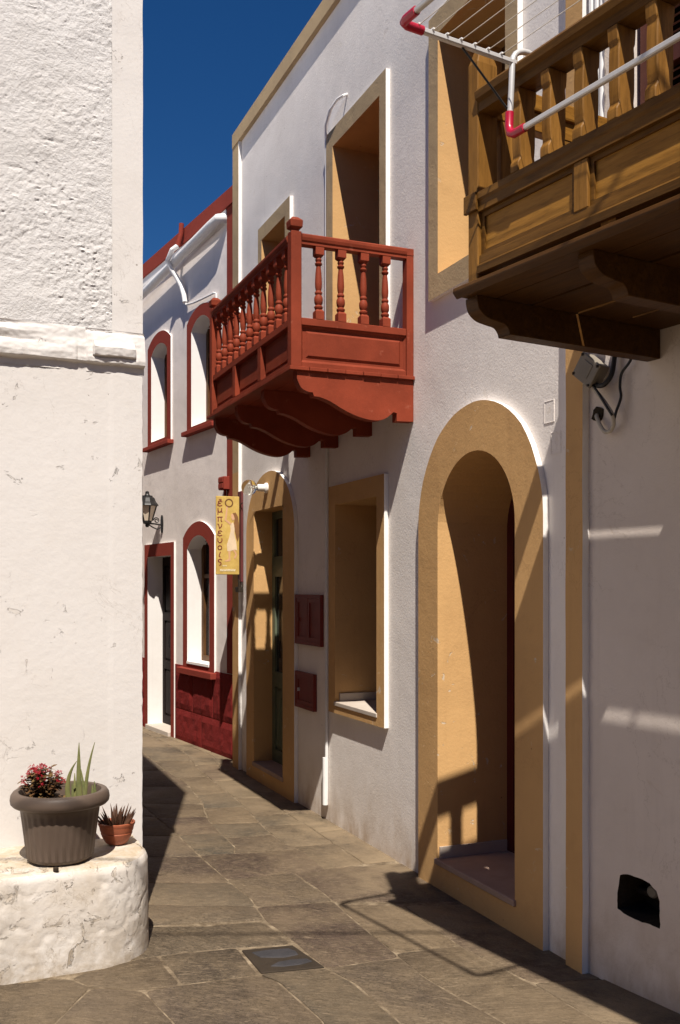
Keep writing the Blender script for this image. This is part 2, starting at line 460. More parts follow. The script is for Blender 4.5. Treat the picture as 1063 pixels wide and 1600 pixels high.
M['rust'] = simple('rusty_steel', (0.034, 0.025, 0.017), 0.8, 0.0, 0.2, 0.6, 0.45)

# ------------------------------------------------------------------ frames and mesh builder
class Frame:
    def __init__(s, O, d):
        s.O = Vector((O[0], O[1], 0)); s.d = Vector((d[0], d[1], 0)).normalized()
        s.n = Vector((s.d.y, -s.d.x, 0))          # out of the wall, into the street
        s.rot = atan2(s.d.y, s.d.x)
    def w(s, S, off, z):
        return s.O + s.d * S + s.n * off + Vector((0, 0, z))
FM = Frame((0.423, 5.557), (0.381, -0.925))
FF = Frame((-1.010, 9.221), (0.491, -0.871))
FR = Frame((1.027, 4.101), (0.514, -0.858))
FL = Frame((-0.938, 4.729), (0.90, 0.435))
FW = Frame((0, 0), (1, 0))                        # world: s = x, off = -y

def tag(o, label=None, cat=None, group=None, kind=None):
    if label: o['label'] = label
    if cat: o['category'] = cat
    if group: o['group'] = group
    if kind: o['kind'] = kind
    return o

def thing(name, label, cat, fr, base, group=None):
    o = bpy.data.objects.new(name, None)
    COL.objects.link(o)
    o.empty_display_size = 0.1
    o.location = fr.w(*base)
    o.rotation_euler = (0, 0, fr.rot)
    tag(o, label, cat, group)
    o['base'] = base
    return o

class MB:
    def __init__(s, base=(0, 0, 0)):
        s.b = base; s.v = []; s.f = []; s.mi = []
    def p(s, S, off, z):
        s.v.append((S - s.b[0], -(off - s.b[1]), z - s.b[2]))
        return len(s.v) - 1
    def face(s, idx, m=0):
        s.f.append(tuple(idx)); s.mi.append(m)
    def box(s, s0, s1, o0, o1, z0, z1, m=0):
        a = [s.p(S, o, z) for z in (z0, z1) for o in (o0, o1) for S in (s0, s1)]
        for q in ((0, 1, 3, 2), (4, 5, 7, 6), (0, 1, 5, 4), (2, 3, 7, 6), (0, 2, 6, 4), (1, 3, 7, 5)):
            s.face([a[i] for i in q], m)
        return s
    def prism(s, pts, axis, a0, a1, m=0):
        def P(q, a):
            if axis == 'off': return s.p(q[0], a, q[1])
            if axis == 's': return s.p(a, q[0], q[1])
            return s.p(q[0], q[1], a)
        A = [P(q, a0) for q in pts]; B = [P(q, a1) for q in pts]
        n = len(pts)
        s.face(A, m); s.face(B[::-1], m)
        for i in range(n):
            j = (i + 1) % n
            s.face((A[i], A[j], B[j], B[i]), m)
        return s
    def tube(s, pts, r, n=8, m=0, closed=False):
        P = [Vector(q) for q in pts]
        rings = []
        up = Vector((0.13, 0.21, 1)).normalized()
        prevx = None
        for i, q in enumerate(P):
            if closed:
                t = (P[(i + 1) % len(P)] - P[i - 1])
            else:
                t = (P[min(i + 1, len(P) - 1)] - P[max(i - 1, 0)])
            t.normalize()
            if prevx is None:
                x = up.cross(t)
                if x.length < 1e-3: x = Vector((1, 0, 0)).cross(t)
            else:
                x = prevx - t * prevx.dot(t)
            x.normalize(); y = t.cross(x); prevx = x
            rr = r[i] if isinstance(r, (list, tuple)) else r
            rings.append([s.p(*(q + x * cos(2 * pi * k / n) * rr + y * sin(2 * pi * k / n) * rr)) for k in range(n)])
        R = len(rings)
        for i in range(R if closed else R - 1):
            a, b = rings[i], rings[(i + 1) % R]
            for k in range(n):
                s.face((a[k], a[(k + 1) % n], b[(k + 1) % n], b[k]), m)
        if not closed:
            s.face(rings[0][::-1], m); s.face(rings[-1], m)
        return s
    def lathe(s, c, prof, n=20, m=0, cap=True):
        """c = (S, off); prof = [(r, z)]"""
        rings = [[s.p(c[0] + r * cos(2 * pi * k / n), c[1] + r * sin(2 * pi * k / n), z) for k in range(n)] for r, z in prof]
        for a, b in zip(rings, rings[1:]):
            for k in range(n):
                s.face((a[k], a[(k + 1) % n], b[(k + 1) % n], b[k]), m)
        if cap:
            s.face(rings[0][::-1], m); s.face(rings[-1], m)
        return s
    def ring(s, outer, inner, off0, off1, closed=True, m=0, mside=1, inner_side=False):
        n = len(outer)
        of = [s.p(q[0], off1, q[1]) for q in outer]
        ob = [s.p(q[0], off0, q[1]) for q in outer]
        inn = [s.p(q[0], off1, q[1]) for q in inner]
        rng = range(n) if closed else range(n - 1)
        for i in rng:
            j = (i + 1) % n
            s.face((of[i], of[j], inn[j], inn[i]), m)
            s.face((of[i], of[j], ob[j], ob[i]), mside)
        if inner_side:
            ib = [s.p(q[0], off0, q[1]) for q in inner]
            for i in rng:
                j = (i + 1) % n
                s.face((inn[i], inn[j], ib[j], ib[i]), m)
        return s
    def sleeve(s, loop, off0, off1, closed=True, m=0):
        n = len(loop)
        a = [s.p(q[0], off0, q[1]) for q in loop]; b = [s.p(q[0], off1, q[1]) for q in loop]
        for i in (range(n) if closed else range(n - 1)):
            j = (i + 1) % n
            s.face((a[i], a[j], b[j], b[i]), m)
        return s
    def sheet(s, outline, holes, off, m=0):
        vs, es = [], []
        for lp in [outline] + holes:
            b = len(vs)
            vs += [Vector(q) for q in lp]
            es += [(b + i, b + (i + 1) % len(lp)) for i in range(len(lp))]
        V, E_, F_, _, _, _ = delaunay_2d_cdt(vs, es, [], 1, 1e-5)
        def inside(pt, lp):
            c = False; x, y = pt
            for i in range(len(lp)):
                x1, y1 = lp[i]; x2, y2 = lp[i - 1]
                if (y1 > y) != (y2 > y) and x < (x2 - x1) * (y - y1) / (y2 - y1) + x1:
                    c = not c
            return c
        ids = [s.p(q[0], off, q[1]) for q in V]
        for f in F_:
            c = (sum(V[i][0] for i in f) / len(f), sum(V[i][1] for i in f) / len(f))
            if inside(c, outline) and not any(inside(c, h) for h in holes):
                s.face([ids[i] for i in f], m)
        return s
    def build(s, name, mats, parent=None, smooth=False, bevel=0.0, seg=1, fr=None, label=None, kind=None, normals=True):
        me = bpy.data.meshes.new(name)
        me.from_pydata(s.v, [], s.f)
        if not isinstance(mats, (list, tuple)): mats = [mats]
        for m in mats: me.materials.append(m)
        me.polygons.foreach_set('material_index', s.mi)
        if normals or bevel:
            bm = bmesh.new(); bm.from_mesh(me)
            if bevel:
                bmesh.ops.remove_doubles(bm, verts=bm.verts, dist=1e-5)
            bmesh.ops.recalc_face_normals(bm, faces=bm.faces)
            if bevel:
                ed = [e for e in bm.edges if len(e.link_faces) == 2 and e.calc_face_angle(0) > radians(35)]
                bmesh.ops.bevel(bm, geom=ed, offset=bevel, segments=seg, affect='EDGES', profile=0.6, clamp_overlap=True)
            bm.to_mesh(me); bm.free()
        if smooth:
            me.polygons.foreach_set('use_smooth', [True] * len(me.polygons))
            try:
                me.set_sharp_from_angle(angle=radians(40))
            except Exception:
                pass
        o = bpy.data.objects.new(name, me)
        COL.objects.link(o)
        if parent is not None:
            o.parent = parent
        elif fr is not None:
            o.location = fr.w(*s.b); o.rotation_euler = (0, 0, fr.rot)
        if label: o['label'] = label
        if kind: o['kind'] = kind
        return o

def base(t): return tuple(t['base'])

def rect(s0, s1, z0, z1, ntop=2):
    """bottom-left, bottom-right, then the top edge from right to left in ntop points"""
    return [(s0, z0), (s1, z0)] + [(s1 + (s0 - s1) * i / (ntop - 1), z1) for i in range(ntop)]
def arch(s0, s1, z0, zs, zt, n=24, seg=False):
    c = (s0 + s1) / 2; h = (s1 - s0) / 2
    top = []
    for i in range(n):
        if seg:
            rise = zt - zs; R = (h * h + rise * rise) / (2 * rise); am = math.asin(h / R)
            a = am - 2 * am * i / (n - 1)
            top.append((c + R * sin(a), zt - R + R * cos(a)))
        else:
            a = pi * i / (n - 1)
            top.append((c + h * cos(a), zs + (zt - zs) * sin(a)))
    return [(s0, z0), (s1, z0)] + top
def wobble(loop, amp, sc=3.0, seed=0.0):
    return [(s + amp * noise.noise(Vector((s * sc, z * sc, seed))), z + amp * noise.noise(Vector((s * sc, z * sc, seed + 9)))) for s, z in loop]
def densify(loop, step=0.12):
    out = []
    for i, a in enumerate(loop):
        b = loop[(i + 1) % len(loop)]
        L = math.hypot(b[0] - a[0], b[1] - a[1]); n = max(1, int(L / step))
        out += [(a[0] + (b[0] - a[0]) * k / n, a[1] + (b[1] - a[1]) * k / n) for k in range(n)]
    return out

# ------------------------------------------------------------------ ground and pavement
g = MB()
g.face([g.p(-600, 600, -0.03), g.p(600, 600, -0.03), g.p(600, -1500, -0.03), g.p(-600, -1500, -0.03)])
tag(g.build('ground', M['mortar_dark']), kind='structure')
pv = MB()
n_ = 60
ids = {}
for i in range(n_ + 1):
    for j in range(n_ + 1):
        x = -9 + 14 * i / n_; y = -4 + 20 * j / n_
        ids[i, j] = pv.p(x, -y, 0.006 + 0.0010 * noise.noise(Vector((x * 1.5, y * 1.5, 0))))
for i in range(n_):
    for j in range(n_):
        pv.face((ids[i, j], ids[i + 1, j], ids[i + 1, j + 1], ids[i, j + 1]))
pavement = pv.build('pavement', M['mortar'], smooth=True)
tag(pavement, 'narrow lane paved with irregular brown schist slabs in pale mortar', kind='structure')

J1 = [(0.75, 2.4), (0.35, 3.3), (0.2, 3.68), (0.06, 4.0), (-0.06, 4.16), (-0.21, 4.47), (-0.36, 4.76), (-0.46, 5.1), (-0.61, 5.4), (-0.82, 5.87), (-1.02, 6.35), (-1.28, 6.9), (-1.5, 7.4), (-1.75, 8.0), (-2.2, 9.2), (-3.0, 11), (-4.2, 13)]
J2 = [(-0.61, 5.40), (-0.64, 6.09), (-0.79, 6.48), (-0.9, 6.8), (-1.03, 7.4), (-1.22, 8.01), (-1.5, 8.61), (-1.9, 9.6), (-2.7, 11.2), (-3.8, 13)]
J3 = [(-0.07, 5.57), (-0.25, 6.06), (-0.34, 6.16), (-0.49, 6.55), (-0.64, 7.03), (-0.77, 7.45), (-1.0, 8.05), (-1.25, 8.75), (-1.5, 9.6), (-2.3, 11.2), (-3.4, 13)]
J4 = [(1.25, 2.4), (0.78, 3.3), (0.55, 3.72), (0.45, 3.88), (0.34, 4.07), (0.19, 4.45), (0.07, 4.75), (-0.07, 5.14), (-0.25, 5.53)]
J5 = [(0.17, 5.65), (-0.03, 6.15), (-0.2, 6.6), (-0.36, 6.95), (-0.52, 7.4), (-0.76, 8.0), (-1.05, 8.75), (-1.2, 9.4), (-2.1, 11), (-3.2, 13)]
J6 = [(1.6, 2.4), (1.02, 3.5), (0.8, 3.95), (0.53, 4.41), (0.33, 4.95)]
WL = [(2.3, 2.4), (1.07, 4.1), (0.46, 5.557), (-0.90, 8.886), (-0.97, 9.22), (-1.95, 11), (-3.1, 13)]
LW = [(-0.95, 4.2), (-0.97, 4.73), (-1.22, 5.4), (-1.6, 6.4), (-2.25, 8), (-4.2, 13)]
def at_y(pl, y):
    if y <= pl[0][1]:
        a, b = pl[0], pl[1]
    elif y >= pl[-1][1]:
        a, b = pl[-2], pl[-1]
    else:
        for a, b in zip(pl, pl[1:]):
            if a[1] <= y <= b[1]: break
    t = (y - a[1]) / (b[1] - a[1])
    return (a[0] + (b[0] - a[0]) * t, y)
polys = []
def strip(A, B, cuts):
    """stones between joint lines A and B; cuts = [(y on A, y on B), ...] growing"""
    for (a0, b0), (a1, b1) in zip(cuts, cuts[1:]):
        L = [at_y(A, a0)] + [q for q in A if a0 + .05 < q[1] < a1 - .05] + [at_y(A, a1)]
        Rr = [at_y(B, b1)] + [q for q in reversed(B) if b0 + .05 < q[1] < b1 - .05] + [at_y(B, b0)]
        polys.append(L + Rr)
strip(J1, J4, [(2.4, 2.5), (3.42, 3.55), (4.16, 4.28), (4.95, 5.04), (5.42, 5.55)])
strip(J1, J3, [(5.42, 5.57), (5.9, 6.02)])
strip(J1, J2, [(5.9, 5.92), (6.38, 6.44), (6.85, 6.9), (7.3, 7.3), (7.95, 7.95), (8.6, 8.65), (9.3, 9.3), (10.2, 10.2), (11.2, 11.2), (12.4, 12.4)])
strip(J2, J3, [(5.95, 6.03), (6.3, 6.4), (6.68, 6.72), (7.15, 7.2), (7.6, 7.7), (8.3, 8.35), (9.1, 9.1), (9.9, 9.9), (11, 11), (12.2, 12.2)])
strip(J3, J5, [(5.6, 5.72), (6.1, 6.17), (6.62, 6.68), (6.9, 6.98), (7.5, 7.5), (8.15, 8.2), (8.9, 8.95), (9.7, 9.7), (10.6, 10.6), (12, 12)])
strip(J5, WL, [(5.72, 5.8), (6.45, 6.55), (7.0, 7.0), (7.7, 7.7), (8.6, 8.6), (9.6, 9.6), (10.8, 10.8)])
strip(J4, WL, [(5.03, 5.03), (5.57, 5.75)])
strip(J4, J6, [(2.4, 2.5), (3.3, 3.35), (4.33, 4.42), (5.0, 4.98)])
strip(J6, WL, [(2.4, 2.5), (3.25, 3.2), (4.0, 4.05), (4.98, 5.0)])
strip(LW, J1, [(4.67, 4.76), (5.0, 4.96), (5.35, 5.36), (5.85, 5.88), (6.4, 6.36), (6.95, 6.9), (7.5, 7.5), (8.2, 8.2), (9.1, 9.1), (10.2, 10.2), (11.4, 11.4)])
A1, A2, A3, A4 = (-0.785, 4.30), (-0.455, 4.395), (-0.335, 4.085), (-0.635, 3.985)
B1, B2, B3 = (-1.10, 4.05), (-0.99, 3.955), (-0.775, 3.925)
polys += [
    [A1, A2, A3, A4],
    [B1, (-0.93, 4.22), A1, A4, B3, B2],
    [A4, A3, (-0.25, 4.02), (-0.06, 3.64), (0.01, 3.25), (-0.43, 3.25), (-0.61, 3.64), B3],
    [A3, (-0.315, 4.098), (-0.062, 4.158), (0.06, 3.99), (0.2, 3.68), (0.36, 3.27), (0.01, 3.25), (-0.06, 3.64), (-0.25, 4.02)],
    [B2, B3, (-0.61, 3.64), (-0.43, 3.25), (-0.90, 3.19), (-1.06, 3.5)],
    [(-1.5, 3.94), B1, B2, (-1.06, 3.5), (-0.90, 3.19), (-1.7, 3.19)],
    [(-0.90, 3.19), (-0.43, 3.25), (0.01, 3.25), (0.36, 3.27), (0.72, 2.45), (-0.7, 2.4)],
    [(-1.7, 3.18), (-0.90, 3.18), (-0.7, 2.4), (-1.8, 2.4)],
    [(-0.95, 4.66), (-0.60, 4.68), (-0.36, 4.74), (-0.215, 4.44), A2, A1, (-0.93, 4.22)],
]
def stone(poly, idx):
    area = sum(poly[i - 1][0] * poly[i][1] - poly[i][0] * poly[i - 1][1] for i in range(len(poly))) / 2
    if area < 0: poly = poly[::-1]
    cx = sum(q[0] for q in poly) / len(poly); cy = sum(q[1] for q in poly) / len(poly)
    near = cy < 7.5
    pts = densify(poly, 0.028 if near else 0.06)
    rg = random.Random(idx)
    out = []
    for k, (x, y) in enumerate(pts):
        d = Vector((cx - x, cy - y)); L = d.length
        jit = 0.0048 + 0.0062 * noise.noise(Vector((x * 9, y * 9, idx * 1.7))) + 0.004 * noise.noise(Vector((x * 30, y * 30, idx)))
        d = d / L
        out.append((x + d.x * jit, y + d.y * jit))
    # soften the corners
    n = len(out)
    sm = [tuple(0.25 * out[k - 1][c] + 0.5 * out[k][c] + 0.25 * out[(k + 1) % n][c] for c in (0, 1)) for k in range(n)]
    tilt = (rg.uniform(-.003, .003), rg.uniform(-.003, .003)); h = rg.uniform(.0088, .0115)
    mb = MB((cx, -cy, 0))
    def ht(x, y): return h + tilt[0] * (x - cx) + tilt[1] * (y - cy) + 0.0015 * noise.noise(Vector((x * 5, y * 5, idx)))
    A = [mb.p(x, -y, -0.012) for x, y in sm]
    B = [mb.p(x, -y, ht(x, y) - 0.0035) for x, y in sm]
    C_, D_ = [], []
    for x, y in sm:
        d = Vector((cx - x, cy - y)).normalized()
        C_.append(mb.p(x + d.x * .008, -(y + d.y * .008), ht(x, y)))
    for a, b in ((A, B), (B, C_)):
        for k in range(n):
            mb.face((a[k], a[(k + 1) % n], b[(k + 1) % n], b[k]))
    mb.face(C_)
    o = mb.build('paving_stone', M['stone'], smooth=True, fr=FW)
    o.parent = pavement
    return o
for i, q in enumerate(polys):
    stone(q, i + 1)

# inspection cover let into the paving
cv = thing('inspection_cover', 'dark square inspection cover with two slate pieces in the lane', 'cover', FW, (-0.245, -4.265, 0))
quad = [(-0.43, 4.355), (-0.21, 4.415), (-0.065, 4.165), (-0.325, 4.10)]
mb = MB(base(cv)); mb.prism([(x, -y) for x, y in quad], 'z', -0.01, 0.0125)
mb.build('frame', M['rust'], cv, bevel=.003)
def lerp2(a, b, t): return (a[0] + (b[0] - a[0]) * t, a[1] + (b[1] - a[1]) * t)
def inq(u, v): return lerp2(lerp2(quad[0], quad[1], u), lerp2(quad[3], quad[2], u), v)
for pc in ([(.13, .16), (.45, .12), (.84, .14), (.90, .28), (.86, .44), (.60, .50), (.40, .46), (.20, .40)], [(.22, .80), (.40, .66), (.62, .62), (.90, .63), (.93, .76), (.70, .84), (.42, .86)]):
    mb = MB(base(cv)); mb.prism([(inq(*q)[0], -inq(*q)[1]) for q in pc], 'z', 0.004, 0.0150)
    mb.build('slate_piece', M['slate'], cv, bevel=.002)

# ------------------------------------------------------------------ ochre-trimmed white house (middle)
E0 = 0.03       # how far the surrounds stand out
houseM = thing('white_house', 'white two-storey house with ochre door and window surrounds and quoins', 'house', FM, (0, 0, 0))
bM = base(houseM)
A_out = arch(0.091, 1.290, 0.0, 1.92, 2.513, 29); A_in = arch(0.314, 1.064, 0.167, 1.90, 2.271, 29)
D_out = arch(-3.12, -1.923, 0.0, 2.04, 2.515, 25); D_in = rect(-2.912, -2.182, 0.155, 2.222, 25)
W_out = rect(-1.241, -0.355, 0.765, 2.271); W_in = rect(-1.124, -0.464, 0.835, 2.143)
U_out = rect(-2.80, -2.02, 3.30, 4.515); U_in = rect(-2.703, -2.133, 3.42, 4.402)
B_out = rect(-1.283, -0.332, 2.765, 4.65); B_in = rect(-1.168, -0.423, 2.79, 4.53)
T_out = rect(0.210, 1.088, 3.137, 4.641); T_in = rect(0.316, 0.981, 3.253, 4.521)
ops = [A_in, D_in, W_in, U_in, B_in, T_in]
mb = MB(bM)
mb.sheet([(-3.60, -0.02), (1.575, -0.02), (1.575, 5.60), (-3.60, 5.60)], ops, 0.0)
mb.sheet([(-3.60, -0.02), (1.575, -0.02), (1.575, 5.60), (-3.60, 5.60)], [], -4.5)
for S in (-3.60, 1.575):
    mb.face([mb.p(S, 0, -.02), mb.p(S, -4.5, -.02), mb.p(S, -4.5, 5.6), mb.p(S, 0, 5.6)])
mb.build('wall', M['plaster_m'], houseM)
mb = MB(bM); mb.box(-3.59, 1.57, -4.49, -0.05, 5.45, 5.50); mb.build('roof', M['trim_white'], houseM)
mb = MB(bM); mb.prism([(0.035, 5.472), (0.035, 5.595), (0.02, 5.61), (-0.16, 5.61), (-0.16, 5.602), (0.002, 5.602), (0.002, 5.472)], 's', -3.535, 1.575)
mb.build('parapet_band', M['beige_up'], houseM)
q1 = MB(bM); q1.box(-3.60, -3.353, 0.002, E0, 0, 5.47); 
def two_tone(name, s0, s1, z0, z1, mat, parent):
    mb = MB(bM)
    outl = densify([(s0, z0), (s1, z0), (s1, z1), (s0, z1)], 0.1)
    outl = wobble(outl, 0.004, 6, s0)
    P = [mb.p(a, E0, b) for a, b in outl]; Q = [mb.p(a, 0.001, b) for a, b in outl]
    mb.face(P, 0)
    for i in range(len(P)):
        j = (i + 1) % len(P)
        mb.face((P[i], P[j], Q[j], Q[i]), 1)
    return mb.build(name, [mat, M['trim_white']], parent)
two_tone('quoin', -3.535, -3.353, 0, 2.6, M['beige'], houseM)
two_tone('quoin', -3.535, -3.353, 2.6, 5.472, M['beige_up'], houseM)
two_tone('quoin', 1.459, 1.575, 0, 5.472, M['beige'], houseM)

def surround(parent, b, outer, inner, name, mat, side, off=E0, seed=1.0, amp=0.005, depth=0.3, rev=None):
    mb = MB(b)
    o2 = wobble(wobble(densify(outer, .06) if len(outer) < 0 else outer, amp, 4, seed), amp * .5, 14, seed)
    mb.ring(o2, inner, 0.001, off, True, 0, 1)
    s = mb.build(name, [mat, side], parent)
    mb = MB(b); mb.sleeve(inner, off, -depth)
    mb.build('reveal', rev or mat, parent)
    return s
surround(houseM, bM, A_out, A_in, 'door_surround', M['beige'], M['trim_white'], seed=1, depth=0.42)
surround(houseM, bM, D_out, D_in, 'door_surround', M['beige'], M['trim_white'], seed=2, depth=0.15)
surround(houseM, bM, W_out, W_in, 'window_surround', M['beige'], M['trim_white'], seed=3, depth=0.40)
surround(houseM, bM, U_out, U_in, 'window_surround', M['beige_up'], M['trim_white'], seed=4, depth=0.38, rev=M['beige'])
surround(houseM, bM, B_out, B_in, 'door_surround', M['beige_up'], M['trim_white'], seed=5, depth=0.42, rev=M['beige'])
surround(houseM, bM, T_out, T_in, 'window_surround', M['beige_up'], M['trim_white'], seed=6, depth=0.42, rev=M['beige'])

def panel_leaf(b, parent, s0, s1, z0, z1, off, mat, panels, name='door', thick=0.04, glass=(), fr=0.05, handle=None):
    """a leaf with recessed panels: list of (u0,u1,v0,v1) fractions; glass = indexes that are panes"""
    mb = MB(b)
    holes = []
    for (u0, u1, v0, v1) in panels:
        holes.append(rect(s0 + (s1 - s0) * u0, s0 + (s1 - s0) * u1, z0 + (z1 - z0) * v0, z0 + (z1 - z0) * v1))
    out = [(s0, z0), (s1, z0), (s1, z1), (s0, z1)]
    mb.sheet(out, holes, off)
    for h in holes: mb.sleeve(h, off, off - 0.018)
    mb.sleeve(out, off, off - thick)
    leaf = mb.build(name, mat, parent)
    for k, h in enumerate(holes):
        a, c = h[0], h[2]
        mb = MB(b)
        if k in glass:
            mb.box(a[0], c[0], off - 0.024, off - 0.018, a[1], c[1]); mb.build('pane', M['pane'], leaf)
        else:
            i = 0.012
            mb.box(a[0], c[0], off - 0.03, off - 0.018, a[1], c[1])
            w, hh = c[0] - a[0], c[1] - a[1]
            i = min(0.03, w * 0.2, hh * 0.2)
            P = [mb.p(x, off - 0.018, z) for x, z in ((a[0] + i * .4, a[1] + i * .4), (c[0] - i * .4, a[1] + i * .4), (c[0] - i * .4, c[1] - i * .4), (a[0] + i * .4, c[1] - i * .4))]
            Q = [mb.p(x, off - 0.006, z) for x, z in ((a[0] + i, a[1] + i), (c[0] - i, a[1] + i), (c[0] - i, c[1] - i), (a[0] + i, c[1] - i))]
            mb.face(Q)
            for n in range(4): mb.face((P[n], P[(n + 1) % 4], Q[(n + 1) % 4], Q[n]))
            mb.build('panel', mat, leaf)
    if handle:
        mb = MB(b); mb.tube([(handle[0], off + .045, handle[1] - .07), (handle[0], off + .05, handle[1]), (handle[0], off + .045, handle[1] + .07)], .008, 6)
        mb.box(handle[0] - .012, handle[0] + .012, off, off + .01, handle[1] - .09, handle[1] + .09)
        mb.build('handle', M['black'], leaf)
    return leaf

# arched doorway: oxblood double door deep in the opening
mb = MB(bM); mb.sheet(arch(0.30, 1.08, 0.10, 1.90, 2.29, 29), [], -0.46); mb.build('door_backing', M['red_door'], houseM)
mb = MB(bM); ao = arch(0.3145, 1.0635, 0.1685, 1.90, 2.2705, 29); ai = arch(0.375, 1.004, 0.178, 1.88, 2.20, 29)
mb.ring(ao, ai, -0.42, -0.395, True, 0, 0, True); mb.build('door_frame', M['red_door'], houseM)
for k, (s0, s1) in enumerate(((0.376, 0.688), (0.690, 1.003))):
    panel_leaf(bM, houseM, s0, s1, 0.18, 1.86, -0.43, M['red_door'], [(.18, .82, .06, .36), (.18, .82, .43, .66), (.18, .82, .72, .95)], handle=(0.72, 1.05) if k else None)
mb = MB(bM); mb.prism([(0.376, 1.862)] + [(1.003, 1.862)] + [(0.69 + .313 * cos(pi * i / 14), 1.88 + .318 * sin(pi * i / 14)) for i in range(15)], 'off', -0.445, -0.432)
mb.build('fanlight', M['pane'], houseM)
mb = MB(bM); mb.box(0.300, 1.075, -0.41, 0.045, 0.138, 0.168); mb.build('threshold', M['marble_red'], houseM, bevel=.004)
mb = MB(bM); mb.box(0.314, 0.326, -0.39, 0.02, 0.1685, 0.228); mb.build('skirting', M['marble'], houseM)
# green door
mb = MB(bM); mb.box(-2.93, -2.17, -0.24, -0.21, 0.1, 2.25); mb.build('door_backing', M['black_door'], houseM)
panel_leaf(bM, houseM, -2.911, -2.183, 0.157, 2.221, -0.13, M['green_door'],
           [(.10, .44, .05, .30), (.56, .90, .05, .30), (.10, .44, .36, .74), (.56, .90, .36, .74), (.08, .92, .82, .97)], glass=(2, 3, 4), handle=(-2.58, 1.1))
for sx in (-2.913 + .728 * .27, -2.913 + .728 * .73):
    mb = MB(bM)
    mb.tube([(sx - .06, -.137, .30), (sx - .02, -.137, .45), (sx, -.137, .58), (sx + .03, -.137, .70)], .008, 6)
    mb.build('carved_motif', M['green_door'], houseM)
mb = MB(bM); mb.box(-2.93, -2.165, -0.16, 0.04, 0.12, 0.156); mb.build('threshold', M['marble_red'], houseM, bevel=.004)
# windows
def window(b, parent, s0, s1, z0, z1, off, mat, fr=0.055, mull=True, top=None):
    mb = MB(b)
    mb.box(s0, s0 + fr, off - .05, off, z0, z1); mb.box(s1 - fr, s1, off - .05, off, z0, z1)
    mb.box(s0 + fr, s1 - fr, off - .05, off, z0, z0 + fr); mb.box(s0 + fr, s1 - fr, off - .05, off, z1 - fr, z1)
    c = (s0 + s1) / 2
    if mull: mb.box(c - fr * .55, c + fr * .55, off - .045, off - .004, z0 + fr, z1 - fr)
    zt = z0 + (z1 - z0) * .68
    mb.box(s0 + fr, s1 - fr, off - .04, off - .008, zt - .02, zt + .02)
    w = mb.build('window', mat, parent)
    mb = MB(b); mb.box(s0 + .01, s1 - .01, off - .036, off - .03, z0 + .01, z1 - .01); mb.build('pane', M['pane'], w)
    return w
window(bM, houseM, -1.122, -0.466, 0.85, 2.141, -0.34, M['dark_wood'])
window(bM, houseM, -2.701, -2.135, 3.42, 4.40, -0.32, M['dark_wood'])
panel_leaf(bM, houseM, -1.166, -0.797, 2.79, 4.528, -0.36, M['dark_wood'], [(.16, .84, .05, .35), (.16, .84, .40, .95)], glass=(1,))
panel_leaf(bM, houseM, -0.794, -0.425, 2.79, 4.528, -0.36, M['dark_wood'], [(.16, .84, .05, .35), (.16, .84, .40, .95)], glass=(1,))
window(bM, houseM, 0.318, 0.979, 3.256, 4.519, -0.36, M['dark_wood'])
mb = MB(bM); mb.box(-1.135, -0.455, -0.335, 0.036, 0.815, 0.842); mb.build('window_sill', M['marble'], houseM, bevel=.003)
mb = MB(bM); mb.box(-1.123, -1.111, -0.33, 0.0, 0.8425, 0.895); mb.box(-1.111, -0.466, -0.335, -0.322, 0.8425, 0.895); mb.build('skirting', M['marble'], houseM)
mb = MB(bM); mb.box(-2.70, -2.136, -0.31, 0.02, 3.405, 3.424); mb.build('window_sill', M['marble'], houseM, bevel=.003)
mb = MB(bM); mb.box(0.318, 0.979, -0.35, 0.02, 3.235, 3.2575); mb.build('window_sill', M['beige_up'], houseM, bevel=.003)
# blanking plates on the wall
for (s0, s1, z0, z1, lb) in ((1.263, 1.33, 2.322, 2.412, 'white painted blanking plate above its twin beside the arched doorway'), (1.312, 1.38, 2.18, 2.268, 'white painted blanking plate below its twin beside the ochre quoin')):
    mb = MB(((s0 + s1) / 2, 0, (z0 + z1) / 2)); mb.box(s0, s1, -.002, .0012, z0, z1)
    mb.box(s0 - .004, s0, -.002, .0026, z0 - .004, z1 + .004); mb.box(s1, s1 + .004, -.002, .0026, z0 - .004, z1 + .004); mb.box(s0, s1, -.002, .0026, z1, z1 + .004); mb.box(s0, s1, -.002, .0026, z0 - .004, z0)
    o = mb.build('blanking_plate', M['plaster_m'], fr=FM, bevel=.001)
    tag(o, lb, 'cover plate', 'blanking plates on the white wall')

# ------------------------------------------------------------------ red-trimmed house (far)
houseF = thing('white_house', 'white two-storey house with dark red trim and red stone base', 'house', FF, (0, 0, 0))
bF = base(houseF)
EF = 0.02
FD_out = rect(-2.445, -1.470, 0.0, 2.075); FD_in = rect(-2.329, -1.572, 0.055, 1.936)
FWo = arch(-1.204, -0.356, 0.78, 2.10, 2.252, 17, True); FWi = arch(-1.080, -0.482, 0.84, 1.985, 2.113, 17, True)
F1o = arch(-2.329, -1.570, 3.165, 4.27, 4.395, 17, True); F1i = arch(-2.205, -1.690, 3.215, 4.17, 4.265, 17, True)
F2o = arch(-1.093, -0.340, 3.175, 4.27, 4.390, 17, True); F2i = arch(-0.966, -0.465, 3.215, 4.17, 4.276, 17, True)
mb = MB(bF)
out = [(-7.0, -0.02), (0.35, -0.02), (0.35, 5.27), (-7.0, 5.27)]
mb.sheet(out, [FD_in, FWi, F1i, F2i], 0.0)
mb.sheet(out, [], -4.0)
for S in (-7.0, 0.35):
    mb.face([mb.p(S, 0, -.02), mb.p(S, -4.0, -.02), mb.p(S, -4.0, 5.27), mb.p(S, 0, 5.27)])
mb.build('wall', M['plaster_f'], houseF)
